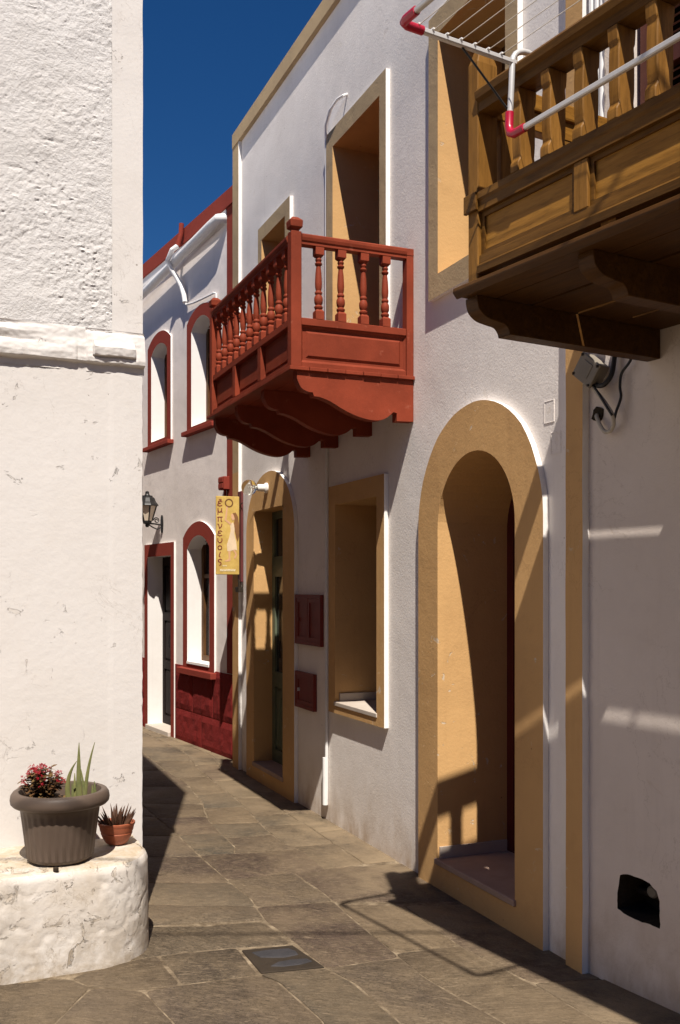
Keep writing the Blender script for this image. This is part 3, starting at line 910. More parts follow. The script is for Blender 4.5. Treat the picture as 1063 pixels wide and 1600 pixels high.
mb = MB(bF); mb.box(-6.99, 0.34, -3.99, -0.05, 5.12, 5.18); mb.build('roof', M['trim_white'], houseF)
mb = MB(bF); mb.prism([(0.045, 5.11), (0.045, 5.262), (0.03, 5.275), (-.15, 5.275), (-.15, 5.2705), (.002, 5.2705), (.002, 5.11)], 's', -7.0, 0.345); mb.build('parapet_band', M['red_trim'], houseF)
mb = MB(bF); mb.prism([(0.002, 4.99), (0.03, 5.02), (0.03, 5.109), (0.002, 5.109)], 's', -7.0, -0.05); mb.build('cornice', M['trim_white'], houseF)
mb = MB(bF); mb.box(-0.045, 0.12, 0.002, 0.022, 0.80, 5.109); mb.build('pilaster', M['red_trim'], houseF)
surround(houseF, bF, FD_out, FD_in, 'door_surround', M['red_trim'], M['trim_white'], EF, 1, .003, .17, M['trim_white'])
surround(houseF, bF, FWo, FWi, 'window_surround', M['red_trim'], M['trim_white'], EF, 2, .003, .16, M['trim_white'])
surround(houseF, bF, F1o, F1i, 'window_surround', M['red_trim'], M['trim_white'], EF, 3, .003, .16, M['trim_white'])
surround(houseF, bF, F2o, F2i, 'window_surround', M['red_trim'], M['trim_white'], EF, 4, .003, .16, M['trim_white'])
panel_leaf(bF, houseF, -2.327, -1.574, 0.06, 1.934, -0.155, M['black_door'], [(.08, .46, .05, .33), (.54, .92, .05, .33), (.08, .46, .38, .62), (.54, .92, .38, .62), (.08, .46, .67, .95), (.54, .92, .67, .95)], handle=(-1.98, 1.0))
window(bF, houseF, -1.082, -0.480, 0.845, 2.115, -0.135, M['dark_wood'])
window(bF, houseF, -2.207, -1.688, 3.218, 4.268, -0.135, M['dark_wood'])
window(bF, houseF, -0.968, -0.463, 3.218, 4.278, -0.14, M['dark_wood'])
mb = MB(bF); mb.box(-1.076, -0.486, -0.135, 0.03, 0.822, 0.8455); mb.build('window_sill', M['trim_white'], houseF)
for (s0, s1, z) in ((-2.37, -1.53, 3.165), (-1.13, -0.30, 3.175)):
    mb = MB(bF); mb.box(s0, s1, 0.0, 0.07, z - .045, z); mb.build('window_ledge', M['red_trim'], houseF, bevel=.005)
mb = MB(bF); mb.box(-1.245, -0.315, 0.0, 0.075, 0.715, 0.778); mb.build('window_ledge', M['red_trim'], houseF, bevel=.005)
mb = MB(bF); mb.box(-2.325, -1.576, -0.16, 0.05, -.01, 0.056); mb.build('threshold', M['marble'], houseF, bevel=.004)
# rough red stone blocks of the base, joints recessed
mb = MB(bF); mb.box(-1.468, 0.12, 0.001, 0.008, 0.0, 0.79); mb.box(-7.0, -2.447, 0.001, 0.008, 0, 0.79); mb.build('joint_bed', M['red_trim'], houseF)
def block(s0, s1, z0, z1, sd):
    mb = MB(bF)
    ns, nz = max(2, int((s1 - s0) / .05)), max(2, int((z1 - z0) / .05))
    g_ = {}
    for i in range(ns + 1):
        for j in range(nz + 1):
            s_, z_ = s0 + (s1 - s0) * i / ns, z0 + (z1 - z0) * j / nz
            e = i in (0, ns) or j in (0, nz)
            g_[i, j] = mb.p(s_, 0.012 if e else 0.022 + 0.008 * noise.noise(Vector((s_ * 14, z_ * 14, sd))), z_)
    for i in range(ns):
        for j in range(nz):
            mb.face((g_[i, j], g_[i + 1, j], g_[i + 1, j + 1], g_[i, j + 1]))
    bl = [g_[i, 0] for i in range(ns + 1)] + [g_[ns, j] for j in range(1, nz + 1)] + [g_[i, nz] for i in range(ns - 1, -1, -1)] + [g_[0, j] for j in range(nz - 1, 0, -1)]
    bk = []
    for ix in bl:
        x, y, z = mb.v[ix]; mb.v.append((x, -0.004, z)); bk.append(len(mb.v) - 1)
    for k in range(len(bl)):
        mb.face((bl[k], bl[(k + 1) % len(bl)], bk[(k + 1) % len(bl)], bk[k]))
    mb.build('stone_block', M['red_block'], houseF, smooth=False)
jg = 0.006
for s0, s1 in ((-1.462, -0.955), (-0.955, -0.415), (-0.415, 0.12)):
    block(s0 + jg, s1 - jg, 0.335 + jg, 0.79, s0)
for s0, s1 in ((-1.462, -0.715), (-0.715, 0.12)):
    block(s0 + jg, s1 - jg, 0.0, 0.335 - jg, s0 + 5)
for s0, s1 in ((-3.2, -2.45), (-4.0, -3.2)):
    block(s0 + jg, s1 - jg, 0.335 + jg, 0.79, s0); block(s0 + jg, s1 - jg, 0.0, 0.335 - jg, s0 + 5)

# gutter pipe and downpipe
mb = MB((-1.3, .05, 4.9)); mb.tube([(-6.5, .085, 4.62), (-2.5, .085, 4.875), (-0.30, .085, 5.02), (-0.12, .075, 5.035), (-0.085, .03, 5.035), (-0.08, -.02, 5.035)], .045, 12)
o = mb.build('gutter_pipe', M['white_pvc'], smooth=True, fr=FF); tag(o, 'thick white pipe sloping under the red roof edge of the far house', 'pipe')
dp = thing('downpipe', 'thin bent pipe, red at the top then white, crossing the sloping gutter pipe', 'pipe', FF, (-1.2, .1, 4.9))
mb = MB(base(dp)); mb.tube([(-1.10, .074, 5.30), (-1.105, .076, 5.20), (-1.135, .10, 5.08)], .026, 10); mb.build('upper_pipe', M['red_trim'], dp, smooth=True)
mb = MB(base(dp)); mb.tube([(-1.135, .10, 5.08), (-1.16, .15, 5.04), (-1.27, .16, 4.96), (-1.28, .12, 4.88), (-1.24, .08, 4.80), (-1.17, .05, 4.69), (-1.12, .04, 4.58), (-1.09, .04, 4.50)], .026, 10); mb.build('lower_pipe', M['white_pvc'], dp, smooth=True)
mb = MB(base(dp)); mb.tube([(-1.09, .04, 4.51), (-1.08, .03, 4.475), (-0.90, .025, 4.45), (-0.66, .022, 4.43), (-0.36, .022, 4.41), (-0.30, .022, 4.39), (-0.285, .022, 4.2), (-0.285, .022, 3.3), (-0.27, .03, 3.2)], .011, 8); mb.build('cable', M['white_pvc'], dp, smooth=True)
bx = thing('electrical_box', 'small dark red electrical box on the red pilaster above the sign', 'box', FF, (-0.05, .02, 2.56))
mb = MB(base(bx)); mb.box(-0.11, 0.02, .02, .08, 2.50, 2.62); mb.box(-0.10, 0.01, .08, .088, 2.51, 2.555); mb.box(-0.10, .01, .08, .088, 2.565, 2.61); mb.build('housing', M['red_trim'], bx, bevel=.004)
mb = MB(base(bx)); mb.tube([(-0.03, .045, 2.50), (-0.03, .045, 2.38), (-0.025, .04, 2.30)], .012, 8); mb.build('conduit', M['red_trim'], bx)

# wall lantern
lt = thing('wall_lantern', 'black iron lantern on a scrolled wall bracket above the far red door', 'lantern', FF, (-1.88, 0, 2.30))
bl = base(lt); lc = (-1.88, 0.175)
mb = MB(bl); mb.prism([(-1.88 + .028 * cos(2 * pi * k / 14), 2.285 + .10 * sin(2 * pi * k / 14)) for k in range(14)], 'off', 0.0, 0.018); mb.build('wall_plate', M['black'], lt, bevel=.004)
mb = MB(bl)
mb.tube([(-1.88, .015, 2.275), (-1.88, .10, 2.285), (-1.88, .175, 2.285)], .009, 8)
mb.tube([(-1.88, .015, 2.25), (-1.88, .06, 2.225), (-1.88, .11, 2.245), (-1.88, .16, 2.275)], .007, 8)
mb.tube([(-1.88, .07 + .034 * (1 - k / 26) * cos(k * .5), 2.322 + .034 * (1 - k / 26) * sin(k * .5)) for k in range(20)], .006, 6)
mb.build('bracket', M['black'], lt, smooth=True)
mb = MB(bl); mb.lathe(lc, [(.012, 2.245), (.022, 2.26), (.02, 2.275), (.045, 2.285), (.05, 2.31), (.047, 2.315)], 6); mb.build('base', M['black'], lt)
mb = MB(bl); mb.lathe(lc, [(.052, 2.316), (.098, 2.475)], 6, cap=False); mb.build('glass', M['lamp_glass'], lt)
mb = MB(bl)
for k in range(6):
    a = 2 * pi * k / 6
    mb.tube([(lc[0] + .051 * cos(a), lc[1] + .051 * sin(a), 2.312), (lc[0] + .101 * cos(a), lc[1] + .101 * sin(a), 2.478)], .008, 5)
mb.build('cage_bars', M['black'], lt)
mb = MB(bl); mb.lathe(lc, [(.125, 2.478), (.118, 2.492), (.095, 2.52), (.08, 2.56), (.06, 2.575), (.06, 2.585), (.03, 2.59), (.022, 2.605), (.02, 2.63), (.008, 2.635)], 12); mb.build('roof', M['black'], lt)
mb = MB(bl); mb.lathe(lc, [(.018, 2.32), (.022, 2.36), (.02, 2.43), (.006, 2.44)], 10); mb.build('bulb', M['white_pl'], lt)

# ------------------------------------------------------------------ white house on the right with the wooden balcony
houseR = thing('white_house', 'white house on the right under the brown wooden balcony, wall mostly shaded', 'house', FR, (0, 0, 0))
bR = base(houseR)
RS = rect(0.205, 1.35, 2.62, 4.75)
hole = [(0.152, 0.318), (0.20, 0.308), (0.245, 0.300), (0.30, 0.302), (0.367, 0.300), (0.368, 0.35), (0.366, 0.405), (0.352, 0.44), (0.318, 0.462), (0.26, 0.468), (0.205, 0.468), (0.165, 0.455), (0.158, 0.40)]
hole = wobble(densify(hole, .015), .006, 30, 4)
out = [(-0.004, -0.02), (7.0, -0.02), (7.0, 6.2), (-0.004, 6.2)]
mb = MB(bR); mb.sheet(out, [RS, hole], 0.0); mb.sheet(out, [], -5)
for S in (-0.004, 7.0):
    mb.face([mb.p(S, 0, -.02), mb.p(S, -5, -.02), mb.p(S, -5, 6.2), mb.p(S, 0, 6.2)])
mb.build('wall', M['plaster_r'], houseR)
mb = MB(bR); mb.box(0.0, 6.99, -4.99, -.01, 6.1, 6.15); mb.build('roof', M['trim_white'], houseR)
mb = MB(bR); mb.sleeve(RS, 0.0, -0.14); mb.build('reveal', M['plaster_r'], houseR)
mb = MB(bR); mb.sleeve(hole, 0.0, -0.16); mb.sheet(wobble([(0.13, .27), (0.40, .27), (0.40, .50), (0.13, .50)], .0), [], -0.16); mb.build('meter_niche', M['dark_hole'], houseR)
vt = thing('water_meter', 'round pale water meter sunk in the broken wall hole', 'meter', FR, (0.24, -.09, .38))
mb = MB(base(vt)); mb.prism([(.236 + .027 * cos(2 * pi * k / 18), .388 + .024 * sin(2 * pi * k / 18)) for k in range(18)], 'off', -.15, -.10); mb.build('dial_cover', M['grey_box'], vt, bevel=.006)
mb = MB(base(vt)); mb.tube([(.14, -.12, .375), (.22, -.12, .375), (.30, -.12, .37), (.40, -.12, .36)], .014, 8); mb.build('pipe', M['rust'], vt)
# balcony door shutters with slats
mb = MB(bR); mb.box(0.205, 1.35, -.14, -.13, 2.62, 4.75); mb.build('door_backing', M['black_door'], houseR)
for (s0, s1) in ((0.235, 0.78), (0.79, 1.34)):
    mb = MB(bR); f_ = .05
    mb.box(s0, s0 + f_, -.085, -.040, 2.63, 4.72); mb.box(s1 - f_, s1, -.085, -.040, 2.63, 4.72)
    mb.box(s0 + f_, s1 - f_, -.085, -.042, 2.63, 2.72); mb.box(s0 + f_, s1 - f_, -.085, -.042, 3.60, 3.66); mb.box(s0 + f_, s1 - f_, -.085, -.042, 4.64, 4.72)
    sh = mb.build('shutter', M['louver'], houseR)
    proto = None
    for z0_, z1_ in ((2.725, 3.595), (3.665, 4.635)):
        z = z0_ + .012
        while z < z1_ - .02:
            if proto is None:
                mb = MB((s0 + f_, -.065, z)); mb.prism([(-.083, z + .022), (-.077, z + .026), (-.043, z + .004), (-.049, z)], 's', s0 + f_, s1 - f_)
                proto = mb.build('slat', M['louver'], sh)
                sl = proto
            else:
                sl = proto.copy(); COL.objects.link(sl); sl.parent = sh
            sl.location = (s0 + f_, .065, z)
            z += .0305
mb = MB(bR); mb.tube([(.262, -.02, 3.28), (.262, -.02, 3.05)], .012, 6); mb.box(.247, .277, -.039, -.015, 3.03, 3.12); mb.build('shutter_bolt', M['black'], houseR)
for sx, r, lb_ in ((0.032, .013, 'white conduit beside the ochre quoin, behind the wooden balcony railing'), (0.062, .012, 'white conduit between two others on the wall behind the wooden balcony'), (0.088, .010, 'thinnest white conduit, farthest from the quoin, behind the wooden balcony')):
    mb = MB((sx, .02, 4.2)); mb.tube([(sx, .018, 2.60), (sx, .018, 6.0)], r, 8)
    o = mb.build('conduit', M['white_pvc'], smooth=True, fr=FR)
    tag(o, lb_, 'conduit', 'white conduits behind the wooden balcony')
mb = MB((.19, .05, 3.5)); mb.tube([(.19 + .004 * cos(k * 1.2), .06 + .004 * sin(k * 1.2), 2.62 + k * .02) for k in range(120)], .007, 6)
o = mb.build('rope', M['white_pvc'], smooth=True, fr=FR); tag(o, 'twisted white rope hanging beside the louvred shutter', 'rope')

# junction box and loose cables
jb = thing('junction_box', 'tilted grey electrical junction box hanging under the wooden balcony', 'junction box', FR, (0.06, 0.05, 2.47))
def rot2(p, c, a): return (c[0] + (p[0] - c[0]) * cos(a) - (p[1] - c[1]) * sin(a), c[1] + (p[0] - c[0]) * sin(a) + (p[1] - c[1]) * cos(a))
cjb = (0.06, 2.475); aj = radians(-38)
def rbox(mb, s0, s1, z0, z1, o0, o1):
    mb.prism([rot2(q, cjb, aj) for q in ((s0, z0), (s1, z0), (s1, z1), (s0, z1))], 'off', o0, o1)
mb = MB(base(jb)); rbox(mb, 0.0, .115, 2.425, 2.52, .015, .065); mb.build('housing', M['grey_box'], jb, bevel=.004)
mb = MB(base(jb)); rbox(mb, -.004, .119, 2.421, 2.524, .065, .078); mb.build('lid', M['grey_box'], jb, bevel=.003)
mb = MB(base(jb)); rbox(mb, .03, .085, 2.445, 2.505, .078, .081); mb.build('embossed_mark', M['grey_box'], jb, bevel=.001)
for q in ((0.006, 2.43), (.109, 2.43), (0.006, 2.515), (.109, 2.515)):
    c = rot2(q, cjb, aj); mb = MB(base(jb)); mb.box(c[0] - .005, c[0] + .005, .0781, .082, c[1] - .005, c[1] + .005); mb.build('screw', M['rust'], jb)
def cable(name, label, pts, r, mat):
    mb = MB(pts[0])
    P = [Vector(q) for q in pts]; sm = []
    for i in range(len(P) - 1):
        p0, p1, p2, p3 = P[max(i - 1, 0)], P[i], P[i + 1], P[min(i + 2, len(P) - 1)]
        for k in range(6):
            t = k / 6
            sm.append(0.5 * ((2 * p1) + (-p0 + p2) * t + (2 * p0 - 5 * p1 + 4 * p2 - p3) * t * t + (-p0 + 3 * p1 - 3 * p2 + p3) * t ** 3))
    sm.append(P[-1])
    mb.tube([tuple(q) for q in sm], r, 8)
    o = mb.build(name, mat, smooth=True, fr=FR); tag(o, label, 'cable')
cable('cable', 'thick pale cable looping from the junction box into the wall', [(.05, .03, 2.43), (.075, .05, 2.40), (.125, .05, 2.345), (.170, .05, 2.285), (.172, .04, 2.245), (.145, .03, 2.222), (.115, .03, 2.222), (.09, .03, 2.25), (.055, .015, 2.295), (.04, -.02, 2.30)], .0085, M['cable_w'])
cable('cable', 'black cable bundle hooked under the junction box', [(.17, .02, 2.60), (.165, .03, 2.50), (.16, .04, 2.44), (.13, .05, 2.405), (.09, .05, 2.41), (.05, .03, 2.43), (.03, .02, 2.45)], .010, M['black'])
cable('cable', 'thin black cable hanging from the balcony, right of the junction box', [(.27, .02, 2.60), (.255, .03, 2.49), (.205, .03, 2.44), (.195, .03, 2.39), (.20, .03, 2.345), (.185, .04, 2.29), (.175, .045, 2.25)], .0055, M['black'])
cable('cable', 'second black cable following the pale looped cable', [(.08, .06, 2.41), (.115, .06, 2.365), (.155, .06, 2.31), (.178, .055, 2.275)], .005, M['black'])
mb = MB((.05, 0, 2.30))
mb.prism(wobble([(.05 + .030 * cos(2 * pi * k / 13), 2.302 + .036 * sin(2 * pi * k / 13)) for k in range(13)], .02, 40, 2), 'off', -.002, .006)
o = mb.build('wall_hole_patch', M['dark_hole'], fr=FR); tag(o, 'ragged dark hole in the plaster where the pale cable enters', 'hole')

# ------------------------------------------------------------------ white house on the left with the plinth
houseL = thing('white_house', 'tall white limewashed house corner on the left with rough stucco above a moulding', 'house', FL, (0, 0, 0))
bL = base(houseL)
TOP = 4.55
dback = (-0.364, 0.931)
def lside(t):      # point t metres along the side wall, in the frame of the front wall
    p = Vector((dback[0] * t, dback[1] * t, 0)); return p.dot(FL.d), p.dot(FL.n)
def grid(name, s_list, z_list, fn, mat, smooth=True):
    mb = MB(bL); G = {}
    for i, s_ in enumerate(s_list):
        for j, z_ in enumerate(z_list):
            G[i, j] = mb.p(*fn(s_, z_))
    for i in range(len(s_list) - 1):
        for j in range(len(z_list) - 1):
            mb.face((G[i, j], G[i + 1, j], G[i + 1, j + 1], G[i, j + 1]))
    return mb.build(name, mat, houseL, smooth=smooth)
def lin(a, b, n): return [a + (b - a) * i / n for i in range(n + 1)]
nz = noise.noise
def up_fn(s_, z_):
    v = Vector((s_, z_, 0))
    m = 0.35 + 0.9 * max(0.0, min(1.0, 0.5 + 1.1 * nz(v * 2.6) + 0.5 * nz(v * 6)))
    w = v + Vector((0.02 * nz(v * 9), 0.02 * nz(v * 9 + Vector((5, 5, 5))), 0))
    k = 0.005 * nz(v * 5) + 0.0025 * nz(v * 16) + m * (0.0036 * nz(w * 44) - 0.0062 * abs(nz(w * 62)) + 0.0040 * nz(w * 105))
    drag = nz(Vector((s_ * 6, z_ * 34, 3)))
    if drag > 0.56: k -= 0.008 * (drag - 0.56) * 2
    return (s_, 0.007 + k, z_)
grid('upper_wall', lin(-1.45, -0.146, 190), lin(2.79, TOP, 260), up_fn, M['stucco_l'])
def pil_fn(s_, z_):
    v = Vector((s_, z_, 4)); e = 0.004 if s_ > -0.001 else 0
    return (s_ + 0.0025 * nz(Vector((1, z_ * 5, 0))) * (s_ > -0.01), 0.006 + 0.002 * nz(v * 8), z_)
grid('pilaster', lin(-0.146, 0.0, 10), lin(2.775, TOP, 90), pil_fn, M['smooth_l'])
PL = [(2.60, .002), (2.631, .002), (2.639, .034), (2.664, .039), (2.702, .031), (2.714, .017), (2.735, .023), (2.753, .031), (2.776, .020), (2.783, .001), (2.792, .001), (2.80, .010)]
PB = [(2.60, .002), (2.631, .002), (2.638, .028), (2.657, .031), (2.664, .020), (2.669, .044), (2.706, .050), (2.735, .027), (2.775, .014), (2.783, .001), (2.790, .001), (2.80, .008)]
PC = [(2.60, .002), (2.631, .002), (2.638, .028), (2.657, .031), (2.70, .026), (2.775, .014), (2.783, .001), (2.790, .001), (2.80, .008)]
def pw(tb, z):
    if z <= tb[0][0]: return tb[0][1]
    for (a, va), (b, vb) in zip(tb, tb[1:]):
        if z <= b: return va + (vb - va) * (z - a) / (b - a)
    return tb[-1][1]
def band_fn(s_, z_):
    v = Vector((s_, z_, 2))
    zz = z_ + 0.007 * nz(Vector((s_ * 3.1, 0, 3))) + 0.003 * nz(Vector((s_ * 13, 0, 5)))
    if -0.235 < s_ < -0.04: prof = pw(PB, zz - 0.004)
    elif s_ > -0.27: prof = pw(PC, zz - 0.004)
    else:
        w = max(0.0, min(1.0, (-0.42 - s_) / 0.22)); w = max(w, 0.0)
        ero = pw([(2.60, .002), (2.634, .004), (2.642, .027), (2.69, .026), (2.75, .017), (2.80, .010)], zz)
        prof = pw(PL, zz) * w + ero * (1 - w)
        if -0.31 < s_ < -0.27: prof = prof * 0.8
    rough = 0.0022 * nz(v * 24) + 0.0022 * nz(v * 60) + (0.005 * nz(Vector((s_ * 7, z_ * 26, 9))) if s_ < -.27 else 0.001)
    if s_ > -0.02: rough *= 0.3
    return (s_, max(0.003, prof + rough + 0.003), z_)
grid('string_course', lin(-1.45, 0.006, 200), lin(2.60, 2.80, 64), band_fn, M['smooth_l'], smooth=True)
def low_fn(s_, z_):
    v = Vector((s_, z_, 8))
    k = 0.004 * nz(v * 1.7) + 0.0007 * nz(v * 9) + 0.0006 * nz(v * 34)
    if s_ > -0.150: k += 0.0022
    return (s_ + (0.003 * nz(Vector((2, z_ * 6, 0))) + 0.003 * nz(Vector((7, z_ * 25, 0))) if s_ > -.005 else 0), 0.004 + k * min(1, -s_ * 12 + .15), z_)
grid('lower_wall', lin(-1.45, -0.002, 130), lin(0.36, 2.605, 200), low_fn, M['smooth_l'])
mb = MB(bL)
for s0, s1 in ((-9, -1.45),):
    mb.face([mb.p(s0, .004, -.02), mb.p(s1, .004, -.02), mb.p(s1, .004, TOP), mb.p(s0, .004, TOP)])
e_ = lside(9.0)
mb.face([mb.p(-.001, 0, -.02), mb.p(e_[0], e_[1], -.02), mb.p(e_[0], e_[1], TOP), mb.p(-.001, 0.004, TOP)])
mb.face([mb.p(e_[0], e_[1], -.02), mb.p(e_[0] - 9, e_[1], -.02), mb.p(e_[0] - 9, e_[1], TOP), mb.p(e_[0], e_[1], TOP)])
mb.face([mb.p(-9, .004, -.02), mb.p(e_[0] - 9, e_[1], -.02), mb.p(e_[0] - 9, e_[1], TOP), mb.p(-9, .004, TOP)])
mb.build('side_wall', M['smooth_l'], houseL)
mb = MB(bL); mb.face([mb.p(-9, .0, TOP - .01), mb.p(0, 0, TOP - .01), mb.p(e_[0], e_[1], TOP - .01), mb.p(e_[0] - 9, e_[1], TOP - .01)]); mb.build('roof', M['trim_white'], houseL)
# rounded, battered plinth ledge
PH = 0.43
path = []
for k in range(150): path.append((-1.75 + k * (1.75 - .30) / 150, 0.505))
for k in range(46):
    a = radians(90 - 90 * k / 45); path.append((-.30 + .275 * cos(a), .23 + .275 * sin(a)))
for k in range(1, 14): path.append((-.025 - .002 * k, .23 - .25 * k / 13))
mb = MB(bL); rows = []
zs = lin(0, PH - .03, 40)
def nrm(i):
    a, b = path[max(i - 1, 0)], path[min(i + 1, len(path) - 1)]
    t = Vector((b[0] - a[0], b[1] - a[1])).normalized(); return Vector((-t.y, t.x))
for zi in zs + [PH - .018, PH - .007, PH - .001]:
    row = []
    for i, (s_, o_) in enumerate(path):
        n_v = nrm(i); w_ = FL.w(s_, o_, zi)
        t = zi / PH
        d = 0.006 * sin(pi * t) - 0.010 * t + 0.009 * nz(w_ * 2.4) + 0.0008 * nz(w_ * 10) + 0.0016 * nz(w_ * 36) - 0.012
        if nz(w_ * 15 + Vector((3, 3, 3))) > 0.55: d -= 0.003
        if abs(nz(w_ * 3.4 + Vector((.4 * nz(w_ * 9), 0, .4 * nz(w_ * 8))))) < 0.02: d -= 0.003
        if zi > PH - .02: d -= (0.005, 0.010, 0.020)[0 if zi < PH - .01 else (1 if zi < PH - .004 else 2)]
        row.append(mb.p(s_ + n_v.x * d, o_ + n_v.y * d, zi + (0.006 * nz(w_ * 4) if zi > .3 else 0) - (0.012 if zi == 0 else 0)))
    rows.append(row)
for k in range(1, 26):
    row = []
    f_ = k / 25
    for i, (s_, o_) in enumerate(path):
        oo = max(o_ - .05, -.02) * (1 - f_) + (-0.02) * f_; ss = min(s_, -.06) if f_ > 0.1 else s_ - .03
        if i > 150: ss = s_ * (1 - f_) + (-.05) * f_ - .03 * (1 - f_)
        w_ = FL.w(ss, oo, 0)
        row.append(mb.p(ss, oo, PH + 0.006 * nz(w_ * 4) + 0.005 * nz(w_ * 13) + 0.0025 * nz(w_ * 35) + 0.012 * max(0, f_ - .7)))
    rows.append(row)
for a, b in zip(rows, rows[1:]):
    for i in range(len(path) - 1): mb.face((a[i], a[i + 1], b[i + 1], b[i]))
mb.build('plinth', M['plinth'], houseL, smooth=True)
mb = MB(bL); mb.box(-9, -1.74, 0, .505, -.02, PH); mb.build('plinth', M['plinth'], houseL)

# ------------------------------------------------------------------ unseen house added behind the viewpoint to block sky light
FB = Frame((-9.0, -4.6), (1.0, 0.06))
houseB = thing('white_house', 'plain white house added out of view behind the camera to block sky light', 'house', FB, (0, 0, 0))
bb_ = base(houseB)
mb = MB(bb_); mb.box(0, 11.5, 0.0, 5.0, -.02, 5.6); mb.build('wall', M['plaster_r'], houseB)
mb = MB(bb_); mb.box(-.02, 11.52, -.03, 5.02, 5.45, 5.62); mb.build('parapet_band', M['beige_up'], houseB)
for s0 in (1.2, 4.2, 7.2, 9.6):
    for z0 in (0.9, 3.4):
        mb = MB(bb_); mb.ring(rect(s0 - .12, s0 + 1.02, z0 - .12, z0 + 1.42), rect(s0, s0 + .9, z0, z0 + 1.3), -.001, -.03, True, 0, 0, True); mb.build('window_surround', M['beige_up'], houseB)
        mb = MB(bb_); mb.box(s0, s0 + .9, -.012, -.004, z0, z0 + 1.3); mb.build('window', M['dark_wood'], houseB)

# ------------------------------------------------------------------ red balcony
RB = thing('balcony', 'dark red painted wooden balcony with turned balusters on carved brackets', 'balcony', FM, (-0.86, 0, 2.755))
bB = base(RB); RW = M['red_wood']
SN, SF, OF = -0.05, -1.66, 0.70       # near side, far side, front (centre lines)
ow = [0.0, .105, .21, .315, .42, .525, .63, .742]
for a, b in zip(ow, ow[1:]):
    mb = MB(bB); mb.box(-1.735, -0.005 + random.uniform(-.003, .003), a + .0015, b - .0015, 2.756, 2.776); mb.build('floor_board', RW, RB, bevel=.002)
def post(S, O, zt, cap=True):
    mb = MB(bB); mb.box(S - .03, S + .03, O - .03, O + .03, 2.7765, zt); mb.build('corner_post', RW, RB, bevel=.003)
    if cap:
        mb = MB(bB)
        def sq(r, z): return [mb.p(S + r * a, O + r * b, z) for a, b in ((-1, -1), (1, -1), (1, 1), (-1, 1))]
        rs = [sq(.02, zt + .001), sq(.02, zt + .012), sq(.034, zt + .022), sq(.036, zt + .058), sq(.016, zt + .078)]
        for a, b in zip(rs, rs[1:]):
            for k in range(4): mb.face((a[k], a[(k + 1) % 4], b[(k + 1) % 4], b[k]))
        mb.face(rs[0][::-1]); mb.face(rs[-1]); mb.build('post_cap', RW, RB, bevel=.002)
post(SN, OF, 3.50); post(SF, OF, 3.50)
for S in (SN, SF):
    mb = MB(bB); mb.box(S - .028, S + .028, .002, .045, 2.7765, 3.452); mb.build('wall_post', RW, RB, bevel=.002)
hp = [(-.026, 3.435), (.026, 3.435), (.026, 3.448), (.032, 3.455), (.036, 3.47), (.036, 3.484), (.028, 3.491), (-.028, 3.491), (-.036, 3.484), (-.036, 3.47), (-.032, 3.455), (-.026, 3.448)]
for S in (SN, SF):
    o1 = OF - .031; o0 = .003
    mb = MB(bB); mb.prism([(S + a, z) for a, z in hp], 'off', .046, o1); mb.box(S - .03, S + .03, .003, .046, 3.453, 3.49); mb.build('handrail', RW, RB)
    mb = MB(bB); mb.box(S - .024, S + .024, .0455, o1, 3.002, 3.042); mb.build('middle_rail', RW, RB, bevel=.003)
    mb = MB(bB); mb.box(S - .024, S + .024, .0455, o1, 2.777, 2.806); mb.build('bottom_rail', RW, RB, bevel=.003)
    pn = MB(bB); pn.box(S - .004, S + .004, .0455, o1, 2.8065, 3.0015)
    p_ = pn.build('panel', RW, RB)
    for sg in (-1, 1):
        mb = MB(bB)
        a0, a1, z0, z1 = .075, o1 - .03, 2.832, 2.976
        P = [mb.p(S + sg * .0042, a, z) for a, z in ((a0, z0), (a1, z0), (a1, z1), (a0, z1))]
        Q = [mb.p(S + sg * .013, a, z) for a, z in ((a0 + .012, z0 + .012), (a1 - .012, z0 + .012), (a1 - .012, z1 - .012), (a0 + .012, z1 - .012))]
        mb.face(Q)
        for k in range(4): mb.face((P[k], P[(k + 1) % 4], Q[(k + 1) % 4], Q[k]))
        mb.build('raised_field', RW, p_)
        mb = MB(bB); w0, w1 = (.0042, .016) if sg > 0 else (-.0042, -.016)
        lo = rect(.0458, o1 - .0003, 2.8068, 3.0012); li = rect(.058, o1 - .0125, 2.819, 2.989)
        a_ = [mb.p(S + w1, q[0], q[1]) for q in lo]; b_ = [mb.p(S + w0, q[0], q[1]) for q in li]
        for k in range(4): mb.face((a_[k], a_[(k + 1) % 4], b_[(k + 1) % 4], b_[k]))
        mb.build('moulding', RW, p_)
s0, s1 = SF + .031, SN - .031
mb = MB(bB); mb.prism([(OF + a, z) for a, z in hp], 's', s0, s1); mb.build('handrail', RW, RB)
mb = MB(bB); mb.box(s0, s1, OF - .024, OF + .024, 3.002, 3.042); mb.build('middle_rail', RW, RB, bevel=.003)
mb = MB(bB); mb.box(s0, s1, OF - .024, OF + .024, 2.777, 2.806); mb.build('bottom_rail', RW, RB, bevel=.003)
st = [s0, -1.125, -0.60, s1]
for x in st[1:-1]:
    mb = MB(bB); mb.box(x - .03, x + .03, OF - .024, OF + .024, 2.8065, 3.0015); mb.build('stile', RW, RB, bevel=.002)
for a, b in zip(st, st[1:]):
    a += .03 if a != s0 else 0; b -= .03 if b != s1 else 0
    mb = MB(bB); mb.box(a, b, OF - .02, OF - .006, 2.8065, 3.0015); p_ = mb.build('panel', RW, RB)
    mb = MB(bB); mb.box(a + .03, b - .03, OF - .0058, OF + .002, 2.836, 2.972); mb.build('raised_field', RW, p_, bevel=.004)
